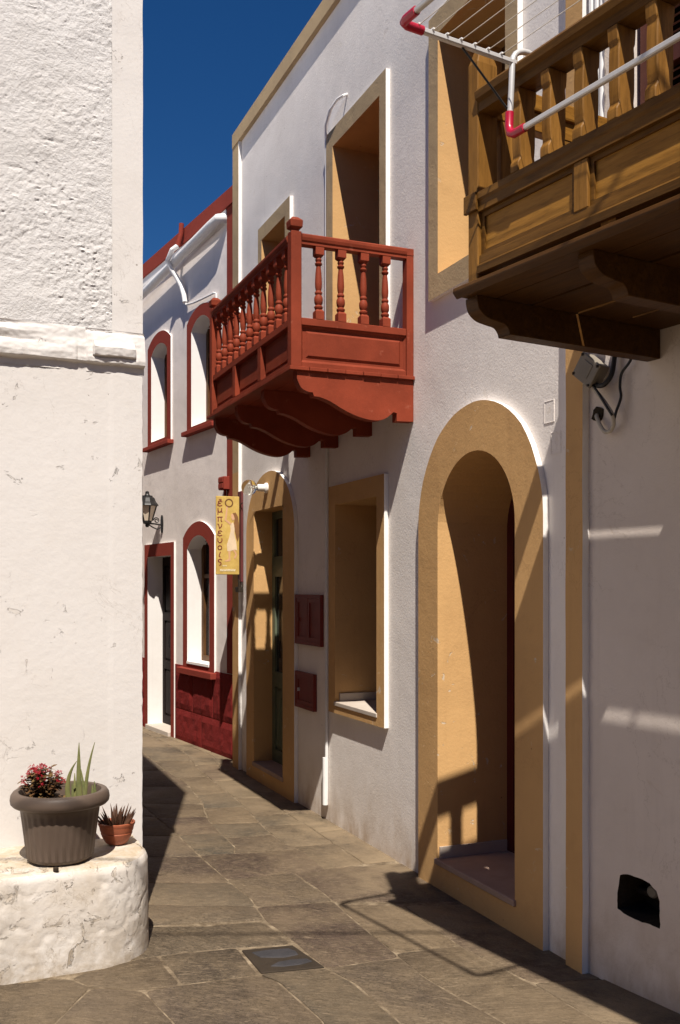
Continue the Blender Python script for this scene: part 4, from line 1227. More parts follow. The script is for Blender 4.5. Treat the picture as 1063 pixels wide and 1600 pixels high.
# turned baluster, 0.392 m between middle rail and handrail
zb, zh = 3.0425, 3.4348
bp = [(.012, .0), (.012, .052), (.017, .058), (.021, .066), (.021, .072), (.014, .080), (.020, .092), (.0215, .108), (.0205, .122), (.014, .136), (.018, .142), (.018, .150), (.013, .158), (.0165, .175), (.0175, .20), (.015, .255), (.0115, .285), (.011, .292), (.017, .298), (.018, .306), (.012, .313), (.0165, .325), (.013, .334), (.012, .345), (.012, .392)]
def baluster_mesh(S, O):
    mb = MB((S, O, zb)); mb.lathe((S, O), [(r * 1.12, zb + z) for r, z in bp], 14)
    q = .024
    for z0, z1, dn in ((zb, zb + .056, False), (zb + .338, zb + .392, True)):
        mb.box(S - q, S + q, O - q, O + q, z0 + (.012 if dn else 0), z1 - (0 if dn else .012))
        zz0, zz1 = (z0 + .012, z0) if dn else (z1 - .012, z1)
        A = [mb.p(S + a * q, O + b * q, zz0) for a, b in ((-1, -1), (1, -1), (1, 1), (-1, 1))]
        B = [mb.p(S + a * q * .62, O + b * q * .62, zz1) for a, b in ((-1, -1), (1, -1), (1, 1), (-1, 1))]
        mb.face(B)
        for k in range(4): mb.face((A[k], A[(k + 1) % 4], B[(k + 1) % 4], B[k]))
    return mb
spots = [(SN, o) for o in (.563, .433, .298, .166)] + [(s0 + (s1 - s0) * (k + .55) / 11.2, OF) for k in range(11)] + [(SF, o) for o in (.563, .433, .298, .166)]
bal0 = None
for S, O in spots:
    if bal0 is None:
        bal0 = baluster_mesh(S, O).build('baluster', RW, RB, smooth=True); o = bal0
    else:
        o = bal0.copy(); COL.objects.link(o); o.parent = RB
    o.location = (S - bB[0], -(O - bB[1]), zb - bB[2])
def smooth_profile(pts, n=6):
    P = [Vector((a, b, 0)) for a, b in pts]; out = []
    for i in range(len(P) - 1):
        p0, p1, p2, p3 = P[max(i - 1, 0)], P[i], P[i + 1], P[min(i + 2, len(P) - 1)]
        for k in range(n):
            t = k / n
            q = 0.5 * ((2 * p1) + (-p0 + p2) * t + (2 * p0 - 5 * p1 + 4 * p2 - p3) * t * t + (-p0 + 3 * p1 - 3 * p2 + p3) * t ** 3)
            out.append((q.x, q.y))
    out.append(pts[-1]); return out
br = [(0.002, 2.7555), (.695, 2.7555), (.695, 2.715)] + smooth_profile([(.690, 2.70), (.67, 2.665), (.635, 2.648), (.605, 2.645)]) + smooth_profile([(.598, 2.625), (.56, 2.622), (.50, 2.602), (.42, 2.562), (.34, 2.533), (.25, 2.518), (.18, 2.530), (.125, 2.572)]) + [(.105, 2.566), (.105, 2.522), (.002, 2.525)]
for S in (-0.055, -0.62, -1.165, -1.69):
    mb = MB(bB); mb.prism(br, 's', S - .03, S + .03); mb.build('bracket', RW, RB)

# ------------------------------------------------------------------ wooden balcony on the right house
WB = thing('balcony', 'varnished brown wooden balcony with flat cut balusters at the top right', 'balcony', FR, (1.6, 0, 2.575))
bW = base(WB)
SE = 3.3
zf0, zf1 = 2.576, 2.600
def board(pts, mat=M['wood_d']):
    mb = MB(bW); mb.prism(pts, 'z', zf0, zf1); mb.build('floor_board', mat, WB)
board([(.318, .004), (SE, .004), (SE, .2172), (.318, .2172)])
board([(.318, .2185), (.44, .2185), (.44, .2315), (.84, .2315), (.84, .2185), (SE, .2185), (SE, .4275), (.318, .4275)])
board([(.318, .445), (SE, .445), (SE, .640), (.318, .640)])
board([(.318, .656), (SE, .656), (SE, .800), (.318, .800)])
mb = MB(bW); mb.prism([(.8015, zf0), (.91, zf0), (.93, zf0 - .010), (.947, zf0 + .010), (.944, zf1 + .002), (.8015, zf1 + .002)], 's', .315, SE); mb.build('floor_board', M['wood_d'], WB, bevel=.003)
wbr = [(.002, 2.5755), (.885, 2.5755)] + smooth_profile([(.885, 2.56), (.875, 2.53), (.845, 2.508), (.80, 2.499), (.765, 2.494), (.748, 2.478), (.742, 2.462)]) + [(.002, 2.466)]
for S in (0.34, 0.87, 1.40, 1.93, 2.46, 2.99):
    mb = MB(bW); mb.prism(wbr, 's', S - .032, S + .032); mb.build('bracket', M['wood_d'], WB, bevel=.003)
def wpost(S):
    mb = MB(bW)
    mb.box(S - .026, S + .026, .828, .912, zf1 + .002, 3.335)
    a = [(S - .026, .828), (S + .026, .828), (S + .026, .912), (S - .026, .912)]
    A = [mb.p(*q, 3.335) for q in a]; B = [mb.p(S + (q[0] - S) * .6, .87 + (q[1] - .87) * .6, 3.385) for q in a]
    mb.face(B)
    for k in range(4): mb.face((A[k], A[(k + 1) % 4], B[(k + 1) % 4], B[k]))
    mb.build('corner_post', M['wood_z'], WB, bevel=.003)
wpost(.382); wpost(SE - .12)
a0, a1 = .409, SE - .147
mb = MB(bW); mb.prism([(.836, 3.165), (.910, 3.165), (.910, 3.195), (.925, 3.203), (.928, 3.225), (.915, 3.24), (.832, 3.24), (.818, 3.225), (.821, 3.203), (.836, 3.195)], 's', a0, a1); mb.build('handrail', M['wood_s'], WB)
mb = MB(bW); mb.prism([(.835, 2.836), (.912, 2.836), (.912, 2.868), (.919, 2.876), (.919, 2.897), (.912, 2.901), (.835, 2.901)], 's', a0, a1); mb.build('middle_rail', M['wood_s'], WB)
mb = MB(bW); mb.box(.348, .412, .9125, .926, 2.84, 2.90); mb.build('rail_cap', M['wood_s'], WB, bevel=.002)
mb = MB(bW); mb.prism([(.838, 2.632), (.916, 2.632), (.918, 2.655), (.908, 2.664), (.906, 2.692), (.838, 2.692)], 's', a0, a1); mb.build('bottom_rail', M['wood_s'], WB)
sx = [a0]
k = .873
while k < a1 - .2: sx.append(k); k += .462
sx.append(a1)
for x in sx[1:-1]:
    mb = MB(bW); mb.box(x - .028, x + .028, .84, .9085, 2.6925, 2.8355); mb.build('stile', M['wood_z'], WB, bevel=.002)
    mb = MB(bW); mb.box(x + .10 - .028, x + .10 + .028, .85, .90, zf1 + .002, 2.6315); mb.build('foot_block', M['wood_z'], WB)
for a, b in zip(sx, sx[1:]):
    a += .028 if a != a0 else 0; b -= .028 if b != a1 else 0
    mb = MB(bW); mb.box(a, b, .876, .890, 2.6925, 2.8355); p_ = mb.build('panel', M['wood_p'], WB)
    mb = MB(bW); i = .016
    mb.ring(rect(a, b, 2.6928, 2.8352), rect(a + i, b - i, 2.6928 + i, 2.8352 - i), .8902, .898, True, 0, 0, True); mb.build('moulding', M['wood_s'], p_)
bo = smooth_profile([(.912, 2.901), (.912, 2.93), (.905, 2.942), (.902, 2.955), (.905, 2.99), (.905, 3.08), (.903, 3.112), (.908, 3.125), (.911, 3.165)], 3)
bi = smooth_profile([(.835, 3.165), (.838, 3.125), (.843, 3.112), (.841, 3.08), (.841, 2.99), (.844, 2.955), (.841, 2.942), (.835, 2.93), (.835, 2.901)], 3)
wb0 = None
S = .588
while S < a1 - .06:
    if wb0 is None:
        mb = MB((S, .87, 2.90)); mb.prism(bo + bi, 's', S - .02, S + .02); wb0 = mb.build('baluster', M['wood_z'], WB, bevel=.003); o = wb0
    else:
        o = wb0.copy(); COL.objects.link(o); o.parent = WB
    o.location = (S - bW[0], -(.87 - bW[1]), 2.90 - bW[2])
    S += .1365
# end railing towards the wall
for Sx in (.382, SE - .12):
    mb = MB(bW); mb.box(Sx - .035, Sx + .035, .004, .827, 3.228, 3.285); mb.build('handrail', M['wood_o'], WB, bevel=.008, seg=2)
    mb = MB(bW); mb.box(Sx - .022, Sx + .022, .004, .827, 3.165, 3.227); mb.build('under_rail', M['wood_o'], WB, bevel=.002)
    mb = MB(bW); mb.box(Sx - .03, Sx + .03, .004, .827, 2.838, 2.90); mb.build('middle_rail', M['wood_o'], WB, bevel=.003)
    mb = MB(bW); mb.box(Sx - .024, Sx + .024, .004, .827, 2.632, 2.692); mb.build('bottom_rail', M['wood_o'], WB, bevel=.003)
    mb = MB(bW); mb.box(Sx - .01, Sx + .01, .004, .827, 2.6925, 2.8375); mb.build('panel', M['wood_o'], WB)
    for O in (.25, .525, .77):
        mb = MB((Sx, O, 2.90)); mb.prism([(O + (a - .87), z) for a, z in bo + bi], 's', Sx - .02, Sx + .02)
        o = mb.build('baluster', M['wood_z'], WB, bevel=.003); o.location = (Sx - bW[0], -(O - bW[1]), 2.90 - bW[2])

# ------------------------------------------------------------------ drying rack hooked over the wooden balcony
RK = thing('drying_rack', 'white folding clothes drying rack with red plastic corners hooked on the wooden balcony', 'drying rack', FR, (1.15, .95, 3.2))
bK = base(RK)
SA, SB2, OA, OB = .605, 1.70, .945, 1.352
for Sx in (SA, SB2):
    arc = [(Sx, .86 + .046 * cos(a) * 1.0, 3.245 + .05 * sin(a)) for a in [pi * k / 10 for k in range(10, -1, -1)]]
    leg = [(Sx, .812, 3.20), (Sx, .812, 3.235)] + [(Sx, .8725 - .0605 * cos(pi * k / 10), 3.236 + .045 * sin(pi * k / 10)) for k in range(1, 10)] + [(Sx, .934, 3.23), (Sx, .938, 3.15), (Sx, .945, 3.045)]
    mb = MB(bK); mb.tube(leg, .0095, 10); mb.build('hook', M['alu'], RK, smooth=True)
    mb = MB(bK); mb.box(Sx - .009, Sx + .009, .92, 1.315, 3.226, 3.242); mb.build('side_arm', M['alu'], RK, bevel=.003)
    dn = 1 if Sx == SA else -1
    mb = MB(bK); mb.tube([(Sx, OA, 3.075), (Sx, OA + .002, 3.03), (Sx + dn * .008, OA + .004, 3.008), (Sx + dn * .025, OA + .004, 2.998), (Sx + dn * .075, OA + .004, 2.998)], .0135, 12); mb.build('corner_piece', M['red_plastic'], RK, smooth=True)
    mb = MB(bK); mb.tube([(Sx, OB - .075, 3.234), (Sx, OB - .02, 3.234), (Sx + dn * .008, OB - .004, 3.234), (Sx + dn * .022, OB, 3.234), (Sx + dn * .075, OB, 3.234)], .0135, 12); mb.build('corner_piece', M['red_plastic'], RK, smooth=True)
    mb = MB(bK); mb.tube([(Sx, 1.13, 3.226), (Sx, .955, 3.085)], .0035, 6); mb.build('brace_rod', M['black'], RK)
mb = MB(bK); mb.box(SA + .07, SB2 - .07, OA - .004, OA + .011, 2.990, 3.007); mb.build('lower_bar', M['alu'], RK, bevel=.003)
mb = MB(bK); mb.box(SA + .07, SB2 - .07, OB - .009, OB + .009, 3.226, 3.242); mb.build('outer_bar', M['alu'], RK, bevel=.003)
for k in range(7):
    O = .985 + k * .052
    mb = MB(bK); mb.tube([(SA + .012, O, 3.240), ((SA + SB2) / 2, O, 3.236), (SB2 - .012, O, 3.240)], .0013, 5); mb.build('line', M['string'], RK)
    mb = MB(bK); mb.box(SA - .004, SA + .014, O - .0035, O + .0035, 3.2422, 3.246); mb.build('clip', M['white_pl'], RK)

# ------------------------------------------------------------------ small things on the middle house
def meter_box(label, s0, s1, z0, z1, two):
    t = thing('meter_box', label, 'meter box', FM, ((s0 + s1) / 2, 0, z0), 'red meter boxes on the white wall')
    b = base(t)
    mb = MB(b); mb.ring(rect(s0, s1, z0, z1), rect(s0 + .025, s1 - .025, z0 + .025, z1 - .025), .001, .028, True, 0, 0, True); mb.build('frame', M['red_box'], t)
    dv = [(s0 + .026, (s0 + s1) / 2 - .003), ((s0 + s1) / 2 + .003, s1 - .026)] if two else [(s0 + .026, s1 - .026)]
    for a, c in dv:
        mb = MB(b); mb.box(a, c, .004, .018, z0 + .026, z1 - .026); d = mb.build('door', M['red_box'], t, bevel=.002)
        mb = MB(b); mb.ring(rect(a, c, z0 + .026, z1 - .026), rect(a + .03, c - .03, z0 + .056, z1 - .056), .018, .025, True, 0, 0, True); mb.build('door_frame', M['red_box'], d)
    mb = MB(b); mb.box(s0 + .07, s0 + .085, .018, .032, (z0 + z1) / 2 - .012, (z0 + z1) / 2 + .012); mb.build('latch', M['alu'] if not two else M['red_box'], t)
    return t
meter_box('upper dark red two-door meter box between green door and shop window', -1.918, -1.402, 1.186, 1.545, True)
meter_box('lower dark red single-door meter box below the two-door one', -1.918, -1.535, .725, .985, False)

bb = thing('bulb_lamp', 'bare clear globe bulb in a white socket above the green door', 'lamp', FM, (-2.56, E0, 2.385))
b0 = base(bb)
mb = MB(b0)
def olathe(mb, S, z, prof, n=18):
    rings = [[mb.p(S + r * cos(2 * pi * k / n), o, z + r * sin(2 * pi * k / n)) for k in range(n)] for r, o in prof]
    for a, b in zip(rings, rings[1:]):
        for k in range(n): mb.face((a[k], a[(k + 1) % n], b[(k + 1) % n], b[k]))
    mb.face(rings[0][::-1]); mb.face(rings[-1])
olathe(mb, -2.56, 2.385, [(.042, .031), (.042, .045), (.030, .055), (.028, .105), (.022, .112)]); mb.build('socket', M['white_pl'], bb, smooth=True)
mb = MB(b0); olathe(mb, -2.56, 2.385, [(.02, .1125), (.022, .122)] + [(.062 * sin(pi * k / 14), .178 - .062 * cos(pi * k / 14)) for k in range(2, 14)] + [(.004, .24)], 24); mb.build('globe', M['bulb'], bb, smooth=True)
mb = MB(b0); olathe(mb, -2.56, 2.385, [(.012, .113), (.010, .135), (.004, .15), (.003, .185)], 8); mb.build('filament_stem', M['white_pl'], bb)

mb = MB((-3.24, .0, 2.0)); mb.box(-3.31, -3.20, .031, .05, 1.64, 2.42)
o = mb.build('backing_board', M['maroon'], fr=FM, bevel=.004); tag(o, 'narrow maroon board fixed upright to the wall behind the yellow sign', 'board')
SG = thing('hanging_sign', 'narrow yellow shop sign with red Greek letters and a dancing woman', 'sign', FM, (-3.25, .05, 2.03))
bS = base(SG)
SS = -3.232     # face of the sign, looking down the lane
o_l, o_r, z_b, z_t = .262, .058, 1.705, 2.372
mb = MB(bS); mb.box(SS - .018, SS, o_r, o_l, z_b, z_t); mb.build('board', M['sign'], SG, bevel=.003)
mb = MB(bS)
for z in (1.86, 2.28): mb.tube([(SS - .009, o_r + .004, z), (SS - .009, .048, z)], .005, 6)
mb.tube([(SS + .01, .052, 2.28), (SS + .04, .06, 2.30), (SS + .07, .05, 2.315)], .004, 5)
mb.build('hooks', M['rust'], SG)
def sgn(u, v): return (o_l - (o_l - o_r) * u, z_t - (z_t - z_b) * v)      # u to the right, v downwards, in fractions
def flat(name, uv, mat, h=.0016):
    mb = MB(bS); pts = [sgn(*q) for q in uv]
    mb.prism(pts, 's', SS + .0002, SS + h); return mb.build(name, mat, SG)
def stroke(mb, uv, w):
    P = [Vector(sgn(*q)) for q in uv]
    for a, b in zip(P, P[1:]):
        t = (b - a).normalized(); n = Vector((-t.y, t.x)) * w / 2; e = t * w * .3
        mb.prism([tuple(a - n - e), tuple(b - n + e), tuple(b + n + e), tuple(a + n - e)], 's', SS + .0002, SS + .0018)
def letter(strokes, vc, w=.008, su=.11, sv=.034, uc=.155):
    mb = MB(bS)
    for st_ in strokes: stroke(mb, [(uc + x * su, vc + y * sv) for x, y in st_], w)
    mb.build('letter', M['sign_red'], SG)
def circ(cx_, cy_, rx, ry, a0_=0, a1_=360, n=12): return [(cx_ + rx * cos(radians(a0_ + (a1_ - a0_) * k / n)), cy_ + ry * sin(radians(a0_ + (a1_ - a0_) * k / n))) for k in range(n + 1)]
eps = [[(.8, -.7), (.2, -.95), (-.5, -.8), (-.6, -.4), (-.1, -.1), (.3, -.05)], [(-.1, -.1), (-.8, .25), (-.8, .7), (-.1, .95), (.8, .7)]]
letter(eps + [[(-.15, -1.55), (.1, -1.3)], [(.35, -1.6), (.55, -1.3)]], .095)
letter([[(-.7, -.8), (-.75, 1.5)], [(-.7, -.3), (-.5, .55), (.1, .6), (.6, .1)], [(.7, -.8), (.65, .3), (.9, .7)]], .185)
letter([[(-.9, -.75), (.95, -.85)], [(-.55, -.7), (-.65, .85)], [(.5, -.75), (.5, .6), (.75, .85)]], .295)
letter([[(-.8, -.8), (-.5, -.7), (-.1, .8)], [(-.1, .8), (.6, .1), (.8, -.8)]], .385)
letter(eps, .475)
letter([[(-.8, -.75), (-.75, .3), (-.2, .85), (.4, .75), (.85, .1), (.8, -.7)]], .565)
letter([circ(0, .1, .75, .75, 0, 360)], .655)
letter([[(.2, -.9), (-.1, -.1), (-.25, .6), (.15, .9)]], .745)
letter([[(.75, -.7), (.1, -.95), (-.65, -.5), (-.5, .0), (.4, .35), (.5, .9), (-.05, 1.45)]], .835)
# dancing figure, flat painted shapes
ring_ = [(.55 + .155 * cos(2 * pi * k / 18), .085 + .048 * sin(2 * pi * k / 18)) for k in range(19)]
mb = MB(bS); stroke(mb, ring_, .010); mb.build('painted_wreath', M['sign_hair'], SG)
flat('painted_arm', [(.44, .125), (.50, .12), (.47, .24), (.44, .30), (.66, .345), (.64, .375), (.36, .31), (.40, .23)], M['sign_skin'])
flat('painted_face', [(.64, .235), (.72, .215), (.80, .24), (.80, .29), (.72, .31), (.66, .285)], M['sign_skin'], .002)
flat('painted_dress', [(.60, .36), (.72, .33), (.80, .38), (.78, .48), (.86, .58), (.90, .69), (.80, .68), (.70, .69), (.60, .70), (.48, .70), (.46, .62), (.56, .52), (.62, .44)], M['sign_dress'])
flat('painted_leg', [(.52, .70), (.62, .70), (.60, .78), (.62, .815), (.58, .83), (.38, .835), (.36, .825), (.54, .80)], M['sign_skin'])
flat('painted_leg', [(.72, .69), (.80, .68), (.90, .745), (.84, .79), (.80, .80), (.76, .785), (.83, .74)], M['sign_skin'])
flat('painted_hair', [(.70, .215), (.84, .205), (.94, .26), (.985, .36), (.99, .50), (.93, .58), (.86, .53), (.80, .44), (.76, .34), (.80, .29), (.76, .245)], M['sign_hair'], .0024)
mb = MB(bS)
rg = random.Random(3)
for u in (.28, .31, .345, .40, .43): stroke(mb, [(u, .882), (u + .018, .893)], .004)
u = .18
while u < .84:
    stroke(mb, [(u, .932), (u + rg.uniform(-.01, .01), .956)], .0045)
    stroke(mb, [(u, rg.choice((.932, .944, .956))), (u + .022, rg.choice((.932, .944, .956)))], .0035); u += .042
mb.build('painted_small_lines', M['sign_white'], SG)

mb = MB((-3.2, .03, 1.6)); mb.box(-3.30, -3.20, .031, .075, 1.555, 1.60); mb.box(-3.27, -3.24, .04, .06, 1.60, 1.66)
o = mb.build('cable_clamp', M['rust'], fr=FM, bevel=.003); tag(o, 'small rusty clamp on the ochre quoin below the yellow sign', 'clamp')
mb = MB((-1.32, .015, .9)); mb.tube([(-1.31, .016, .16), (-1.31, .016, 2.70)], .011, 8)
o = mb.build('conduit', M['white_pvc'], smooth=True, fr=FM); tag(o, 'thin white conduit running down the wall left of the shop window', 'conduit')
mb = MB((-1.32, .02, .3)); mb.tube([(-1.318, .022, .12), (-1.318, .022, .44)], .02, 10)
o = mb.build('drain_pipe', M['white_pvc'], smooth=True, fr=FM); tag(o, 'short white pipe at the foot of the wall below the shop window', 'pipe')
cd = thing('cable_bundle', 'white cables bent over the top of the balcony door surround', 'cables', FM, (-1.2, .03, 4.7))
for k, dx in enumerate((0, .022)):
    mb = MB(base(cd)); mb.tube([(-0.985 - dx * .2, .0, 4.80), (-0.985 - dx * .2, .03, 4.785), (-1.03 - dx, .05, 4.78), (-1.13 - dx, .055, 4.76), (-1.24 - dx * .6, .045, 4.70), (-1.30 - dx * .4, .022, 4.60), (-1.305 - dx * .7, .014, 4.40), (-1.305 - dx * .7, .014, 2.85)], .009, 7); mb.build('cable', M['white_pvc'], cd, smooth=True)

# pot plant inside the shop window
wp = thing('flower_pot', 'small crimson plastic pot at the right end of the marble window sill', 'pot', FM, (-0.53, -.14, .842))
mb = MB(base(wp)); mb.lathe((-0.53, -.14), [(.035, .8425), (.045, .94), (.049, .94), (.049, .955), (.042, .955), (.040, .93)], 16); mb.build('body', M['red_plastic'], wp, smooth=True)
pp = thing('house_plant', 'dark leafy little plant growing in the crimson window pot', 'plant', FM, (-0.53, -.14, .93))
def leaf_pts(c, dirv, L, w, droop=0.3, n=5, twist=0.0):
    d = Vector(dirv).normalized(); side = d.cross(Vector((0, 0, 1)))
    if side.length < .05: side = Vector((1, 0, 0))
    side.normalize(); out = []
    for i in range(n + 1):
        t = i / n; p = Vector(c) + d * L * t - Vector((0, 0, 1)) * droop * L * t * t
        out.append((p, side * w * sin(pi * min(1, t * .92 + .06)) ** .8))
    return out
def add_leaf(mb, c, dirv, L, w, droop=.3, n=4, th=.15):
    prev = None
    for p, sd in leaf_pts(c, dirv, L, w, droop, n):
        row = [mb.p(*(p - sd)), mb.p(*(p + Vector((0, 0, -.25)) * sd.length)), mb.p(*(p + sd))]
        if prev:
            mb.face((prev[0], prev[1], row[1], row[0])); mb.face((prev[1], prev[2], row[2], row[1]))
        prev = row
rg = random.Random(5)
mb = MB(base(pp)); mb.tube([(-0.53, -.14, .93), (-0.535, -.135, 1.0), (-0.54, -.13, 1.06)], .004, 5); mb.build('stem', M['plant_dark'], pp)
for k in range(14):
    a = rg.uniform(0, 2 * pi); z = rg.uniform(.96, 1.07)
    mb = MB(base(pp)); add_leaf(mb, (-0.535, -.135, z), (cos(a), sin(a), rg.uniform(.2, .9)), rg.uniform(.045, .075), .016, .4); mb.build('leaf', M['plant_dark'], pp, smooth=True, normals=False)

# ------------------------------------------------------------------ pots on the plinth
px_, py_ = -1.200, 4.272
pot = thing('flower_pot', 'large ribbed taupe plastic pot with a thick rolled rim on the plinth', 'pot', FW, (px_, -py_, .436))
mb = MB(base(pot)); z0 = .436; n = 120
prof = [(.118, 0), (.128, .004), (.1385, .018), (.1405, .02), (.150, .10), (.1625, .195), (.166, .222), (.1685, .225), (.170, .245)]
rings = []
for r, z in prof:
    row = []
    for k in range(n):
        rib = 0.0028 * (abs(sin(k * pi / 2.5)) if False else (1 if (k % 4) < 2 else 0)) if .019 < z < .21 else 0
        a = 2 * pi * k / n
        row.append(mb.p(px_ + (r - rib) * cos(a), -py_ + (r - rib) * sin(a), z0 + z))
    rings.append(row)
for a, b in zip(rings, rings[1:]):
    for k in range(n): mb.face((a[k], a[(k + 1) % n], b[(k + 1) % n], b[k]))
mb.face(rings[0][::-1])
mb.build('body', M['pot_brown'], pot, smooth=True)
mb = MB(base(pot)); rp = [(.171, .232), (.195, .236), (.2045, .246), (.207, .262), (.204, .280), (.195, .293), (.184, .297), (.172, .294), (.168, .28), (.165, .235)]
mb.lathe((px_, -py_), [(r, z0 + z) for r, z in rp], 64, cap=False); mb.build('rim', M['pot_brown'], pot, smooth=True)
mb = MB(base(pot)); rr = []
for r in (0.001, .05, .1, .14, .169):
    rr.append([mb.p(px_ + r * cos(2 * pi * k / 28), -py_ + r * sin(2 * pi * k / 28), z0 + .238 + .008 * nz(Vector((r * 30 * cos(k), r * 30 * sin(k), 1)))) for k in range(28)])
for a, b in zip(rr, rr[1:]):
    for k in range(28): mb.face((a[k], a[(k + 1) % 28], b[(k + 1) % 28], b[k]))
mb.build('soil', M['soil'], pot, smooth=True)

al = thing('aloe_plant', 'upright green aloe with tall tapering leaves in the big taupe pot', 'plant', FW, (px_ + .07, -py_, z0 + .235))
def aloe_leaf(c, tip, bend, w):
    mb = MB(base(al)); c = Vector((c[0], -c[1], c[2])); tip = Vector((tip[0], -tip[1], tip[2])); bend = Vector((bend[0], -bend[1], bend[2]))
    N = 10; rows = []
    ax = (tip - c).normalized()
    side = ax.cross(Vector((0.15, 1, 0))).normalized(); fr_ = side.cross(ax).normalized()
    for i in range(N + 1):
        t = i / N
        p = (1 - t) ** 2 * c + 2 * t * (1 - t) * ((c + tip) / 2 + bend) + t * t * tip
        ww = w * (1 - t ** 1.7) * (1 - .12 * (1 - t)) + .0012
        row = []
        for a in range(10):
            an = 2 * pi * a / 10
            row.append(mb.p(*(p + side * ww * cos(an) + fr_ * ww * .42 * sin(an) * (1.0 if sin(an) > 0 else .35))))
        rows.append(row)
    for a, b in zip(rows, rows[1:]):
        for k in range(10): mb.face((a[k], a[(k + 1) % 10], b[(k + 1) % 10], b[k]))
    mb.face(rows[-1]); mb.build('leaf', M['aloe'], al, smooth=True)
    # teeth are too fine to build
zb_ = z0 + .235
ax_, ay_ = px_ + .07, py_
aloe_leaf((ax_ + .012, ay_, zb_), (ax_ + .012, ay_ - .005, zb_ + .262), (-.004, 0, 0), .0135)
aloe_leaf((ax_ + .032, ay_ + .01, zb_), (ax_ + .077, ay_ + .005, zb_ + .262), (-.018, 0, .0), .0085)
aloe_leaf((ax_ - .032, ay_, zb_), (ax_ + .006, ay_ - .02, zb_ + .185), (-.040, 0, .018), .0115)
aloe_leaf((ax_ + .040, ay_ - .02, zb_), (ax_ + .024, ay_ - .02, zb_ + .15), (.006, 0, .0), .007)
aloe_leaf((ax_ + .082, ay_ - .01, zb_), (ax_ + .079, ay_ - .012, zb_ + .098), (.002, 0, .0), .0085)
aloe_leaf((ax_ - .008, ay_ - .03, zb_), (ax_ - .012, ay_ - .03, zb_ + .095), (.003, 0, .0), .007)
aloe_leaf((ax_ - .026, ay_ + .05, zb_), (ax_ - .024, ay_ + .06, zb_ + .12), (.003, 0, .0), .008)
aloe_leaf((ax_ + .066, ay_ + .01, zb_), (ax_ + .064, ay_ + .012, zb_ + .078), (.002, 0, .0), .008)

kl = thing('kalanchoe_plant', 'bushy plant with small dark leaves and crimson flowers in the big taupe pot', 'plant', FW, (px_ - .075, -py_, z0 + .235))
kx, ky, kz = px_ - .072, py_ - .01, z0 + .30
rg = random.Random(11)
stm = MB(base(kl)); lf = MB(base(kl)); fl_ = MB(base(kl))
for k in range(52):
    th = rg.uniform(0, 2 * pi); ph = rg.uniform(.05, 1.25)
    d = Vector((sin(ph) * cos(th) * .090, sin(ph) * sin(th) * .085, cos(ph) * .115 + .01))
    b_ = Vector((kx + d.x * .25, -(ky + d.y * .25), z0 + .237)); e = Vector((kx + d.x, -(ky + d.y), kz + d.z * rg.uniform(.75, 1.05) - .02))
    mid = (b_ + e) / 2 + Vector((0, 0, .01))
    stm.tube([tuple(b_), tuple(mid), tuple(e)], [.0028, .0022, .0016], 4)
    for q in range(10):
        t = rg.uniform(.3, 1.0); p = b_ + (e - b_) * t
        a = rg.uniform(0, 2 * pi)
        add_leaf(lf, tuple(p), (cos(a), sin(a), rg.uniform(-.2, .7)), rg.uniform(.02, .038), rg.uniform(.007, .012), .3, 3)
    if rg.random() < .85:
        for q in range(rg.randint(2, 5)):
            p = e + Vector((rg.uniform(-.014, .014), rg.uniform(-.014, .014), rg.uniform(-.004, .014)))
            nrm_ = Vector((rg.uniform(-.7, .7), rg.uniform(-.2, 1.0), rg.uniform(.3, 1))).normalized()
            u = nrm_.cross(Vector((.3, .2, 1))).normalized(); w2 = nrm_.cross(u)
            for m_ in range(4):
                a = pi / 2 * m_ + q; dd = u * cos(a) + w2 * sin(a); pp_ = u * -sin(a) + w2 * cos(a); R_ = rg.uniform(.006, .0085)
                fl_.face([fl_.p(*p), fl_.p(*(p + dd * R_ * .6 + pp_ * R_ * .35)), fl_.p(*(p + dd * R_ + nrm_ * .001)), fl_.p(*(p + dd * R_ * .6 - pp_ * R_ * .35))])
for q in range(26):
    a = rg.uniform(0, 2 * pi); r = rg.uniform(.03, .08)
    add_leaf(lf, (kx + r * cos(a), -(ky + r * sin(a)), z0 + rg.uniform(.245, .275)), (cos(a), sin(a), .3), rg.uniform(.035, .055), rg.uniform(.014, .02), .5, 4)
stm.build('stems', M['kal_leaf'], kl, kind='stuff'); lf.build('foliage', M['kal_leaf'], kl, smooth=True, kind='stuff', normals=False); fl_.build('flowers', M['kal_flower'], kl, kind='stuff', normals=False)

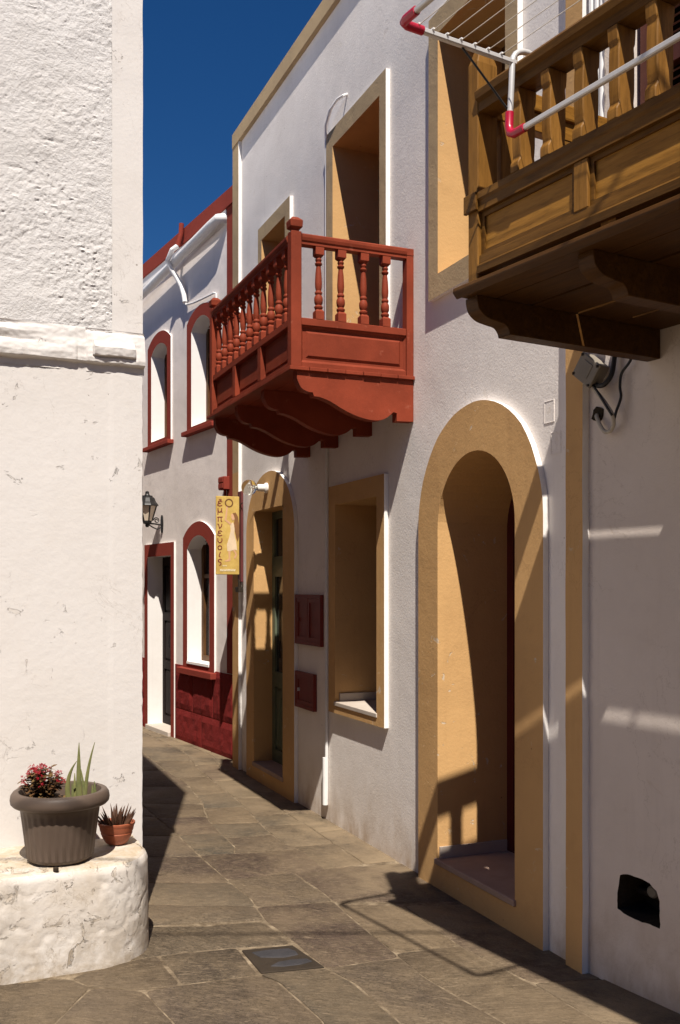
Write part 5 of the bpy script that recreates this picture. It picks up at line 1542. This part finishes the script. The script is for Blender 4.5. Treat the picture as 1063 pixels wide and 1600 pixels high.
sx_, sy_, sz_ = -1.015, 4.525, .437
tp = thing('flower_pot', 'small round terracotta bowl beside the big taupe pot', 'pot', FW, (sx_, -sy_, sz_))
mb = MB(base(tp)); mb.lathe((sx_, -sy_), [(r, sz_ + z) for r, z in ((.042, 0), (.050, .006), (.064, .03), (.071, .048), (.0695, .052), (.074, .060), (.077, .075), (.079, .082), (.083, .088), (.083, .096), (.078, .098), (.074, .094), (.070, .07))], 36, cap=False)
mb.face([mb.p(sx_ + .042 * cos(2 * pi * k / 20), -sy_ + .042 * sin(2 * pi * k / 20), sz_ + .001) for k in range(20)]); mb.build('body', M['terracotta'], tp, smooth=True)
mb = MB(base(tp)); mb.face([mb.p(sx_ + .0715 * cos(2 * pi * k / 24), -sy_ + .0715 * sin(2 * pi * k / 24), sz_ + .078) for k in range(24)]); mb.build('soil', M['soil'], tp)
hw = thing('succulent_plant', 'spiky brown rosette succulent in the small terracotta bowl', 'plant', FW, (sx_, -sy_, sz_ + .078))
rg = random.Random(21)
for k in range(46):
    rr_ = rg.uniform(0, .055); a = rg.uniform(0, 2 * pi); L = rg.uniform(.055, .095)
    c = Vector((sx_ + rr_ * cos(a), -(sy_ + rr_ * sin(a)), sz_ + .078)); lean = rr_ * 16 + rg.uniform(0, .3)
    d = Vector((cos(a) * lean + rg.uniform(-.2, .2), -(sin(a) * lean + rg.uniform(-.2, .2)), 1)).normalized()
    mb = MB(base(hw)); mb.tube([tuple(c), tuple(c + d * L * .3), tuple(c + d * L * .65 + Vector((0, 0, .004))), tuple(c + d * L + Vector((0, 0, .008)))], [.0055, .0062, .004, .0006], 5)
    mb.build('leaf', M['haw'], hw, smooth=True)
# a chip of plaster lying on the ledge
mb = MB((-1.17, -4.085, .43)); mb.prism(wobble([(-1.17 + .012 * cos(k), -4.10 + .010 * sin(k)) for k in range(6)], .004, 60, 1), 'z', .428, .446)
o = mb.build('stone_chip', M['dark_hole'], fr=FW, bevel=.003); tag(o, 'small brown chip of rubble on the edge of the plinth', 'stone chip')

# overhead cable high above the lane (its faint shadow falls on the paving)
pts = []
for k in range(25):
    t = k / 24; a = Vector((2.95, .98, 5.62)); b_ = Vector((-8.0, 1.35, 5.2)); p = a + (b_ - a) * t
    p.z -= .5 * 4 * t * (1 - t) * .5; pts.append((p.x, -p.y, p.z))
mb = MB(pts[0]); mb.tube(pts, .011, 6)
o = mb.build('overhead_cable', M['black'], smooth=True, fr=FW); tag(o, 'black overhead cable strung high across the lane', 'cable')
for o in bpy.data.objects:
    if 'base' in o.keys(): del o['base']
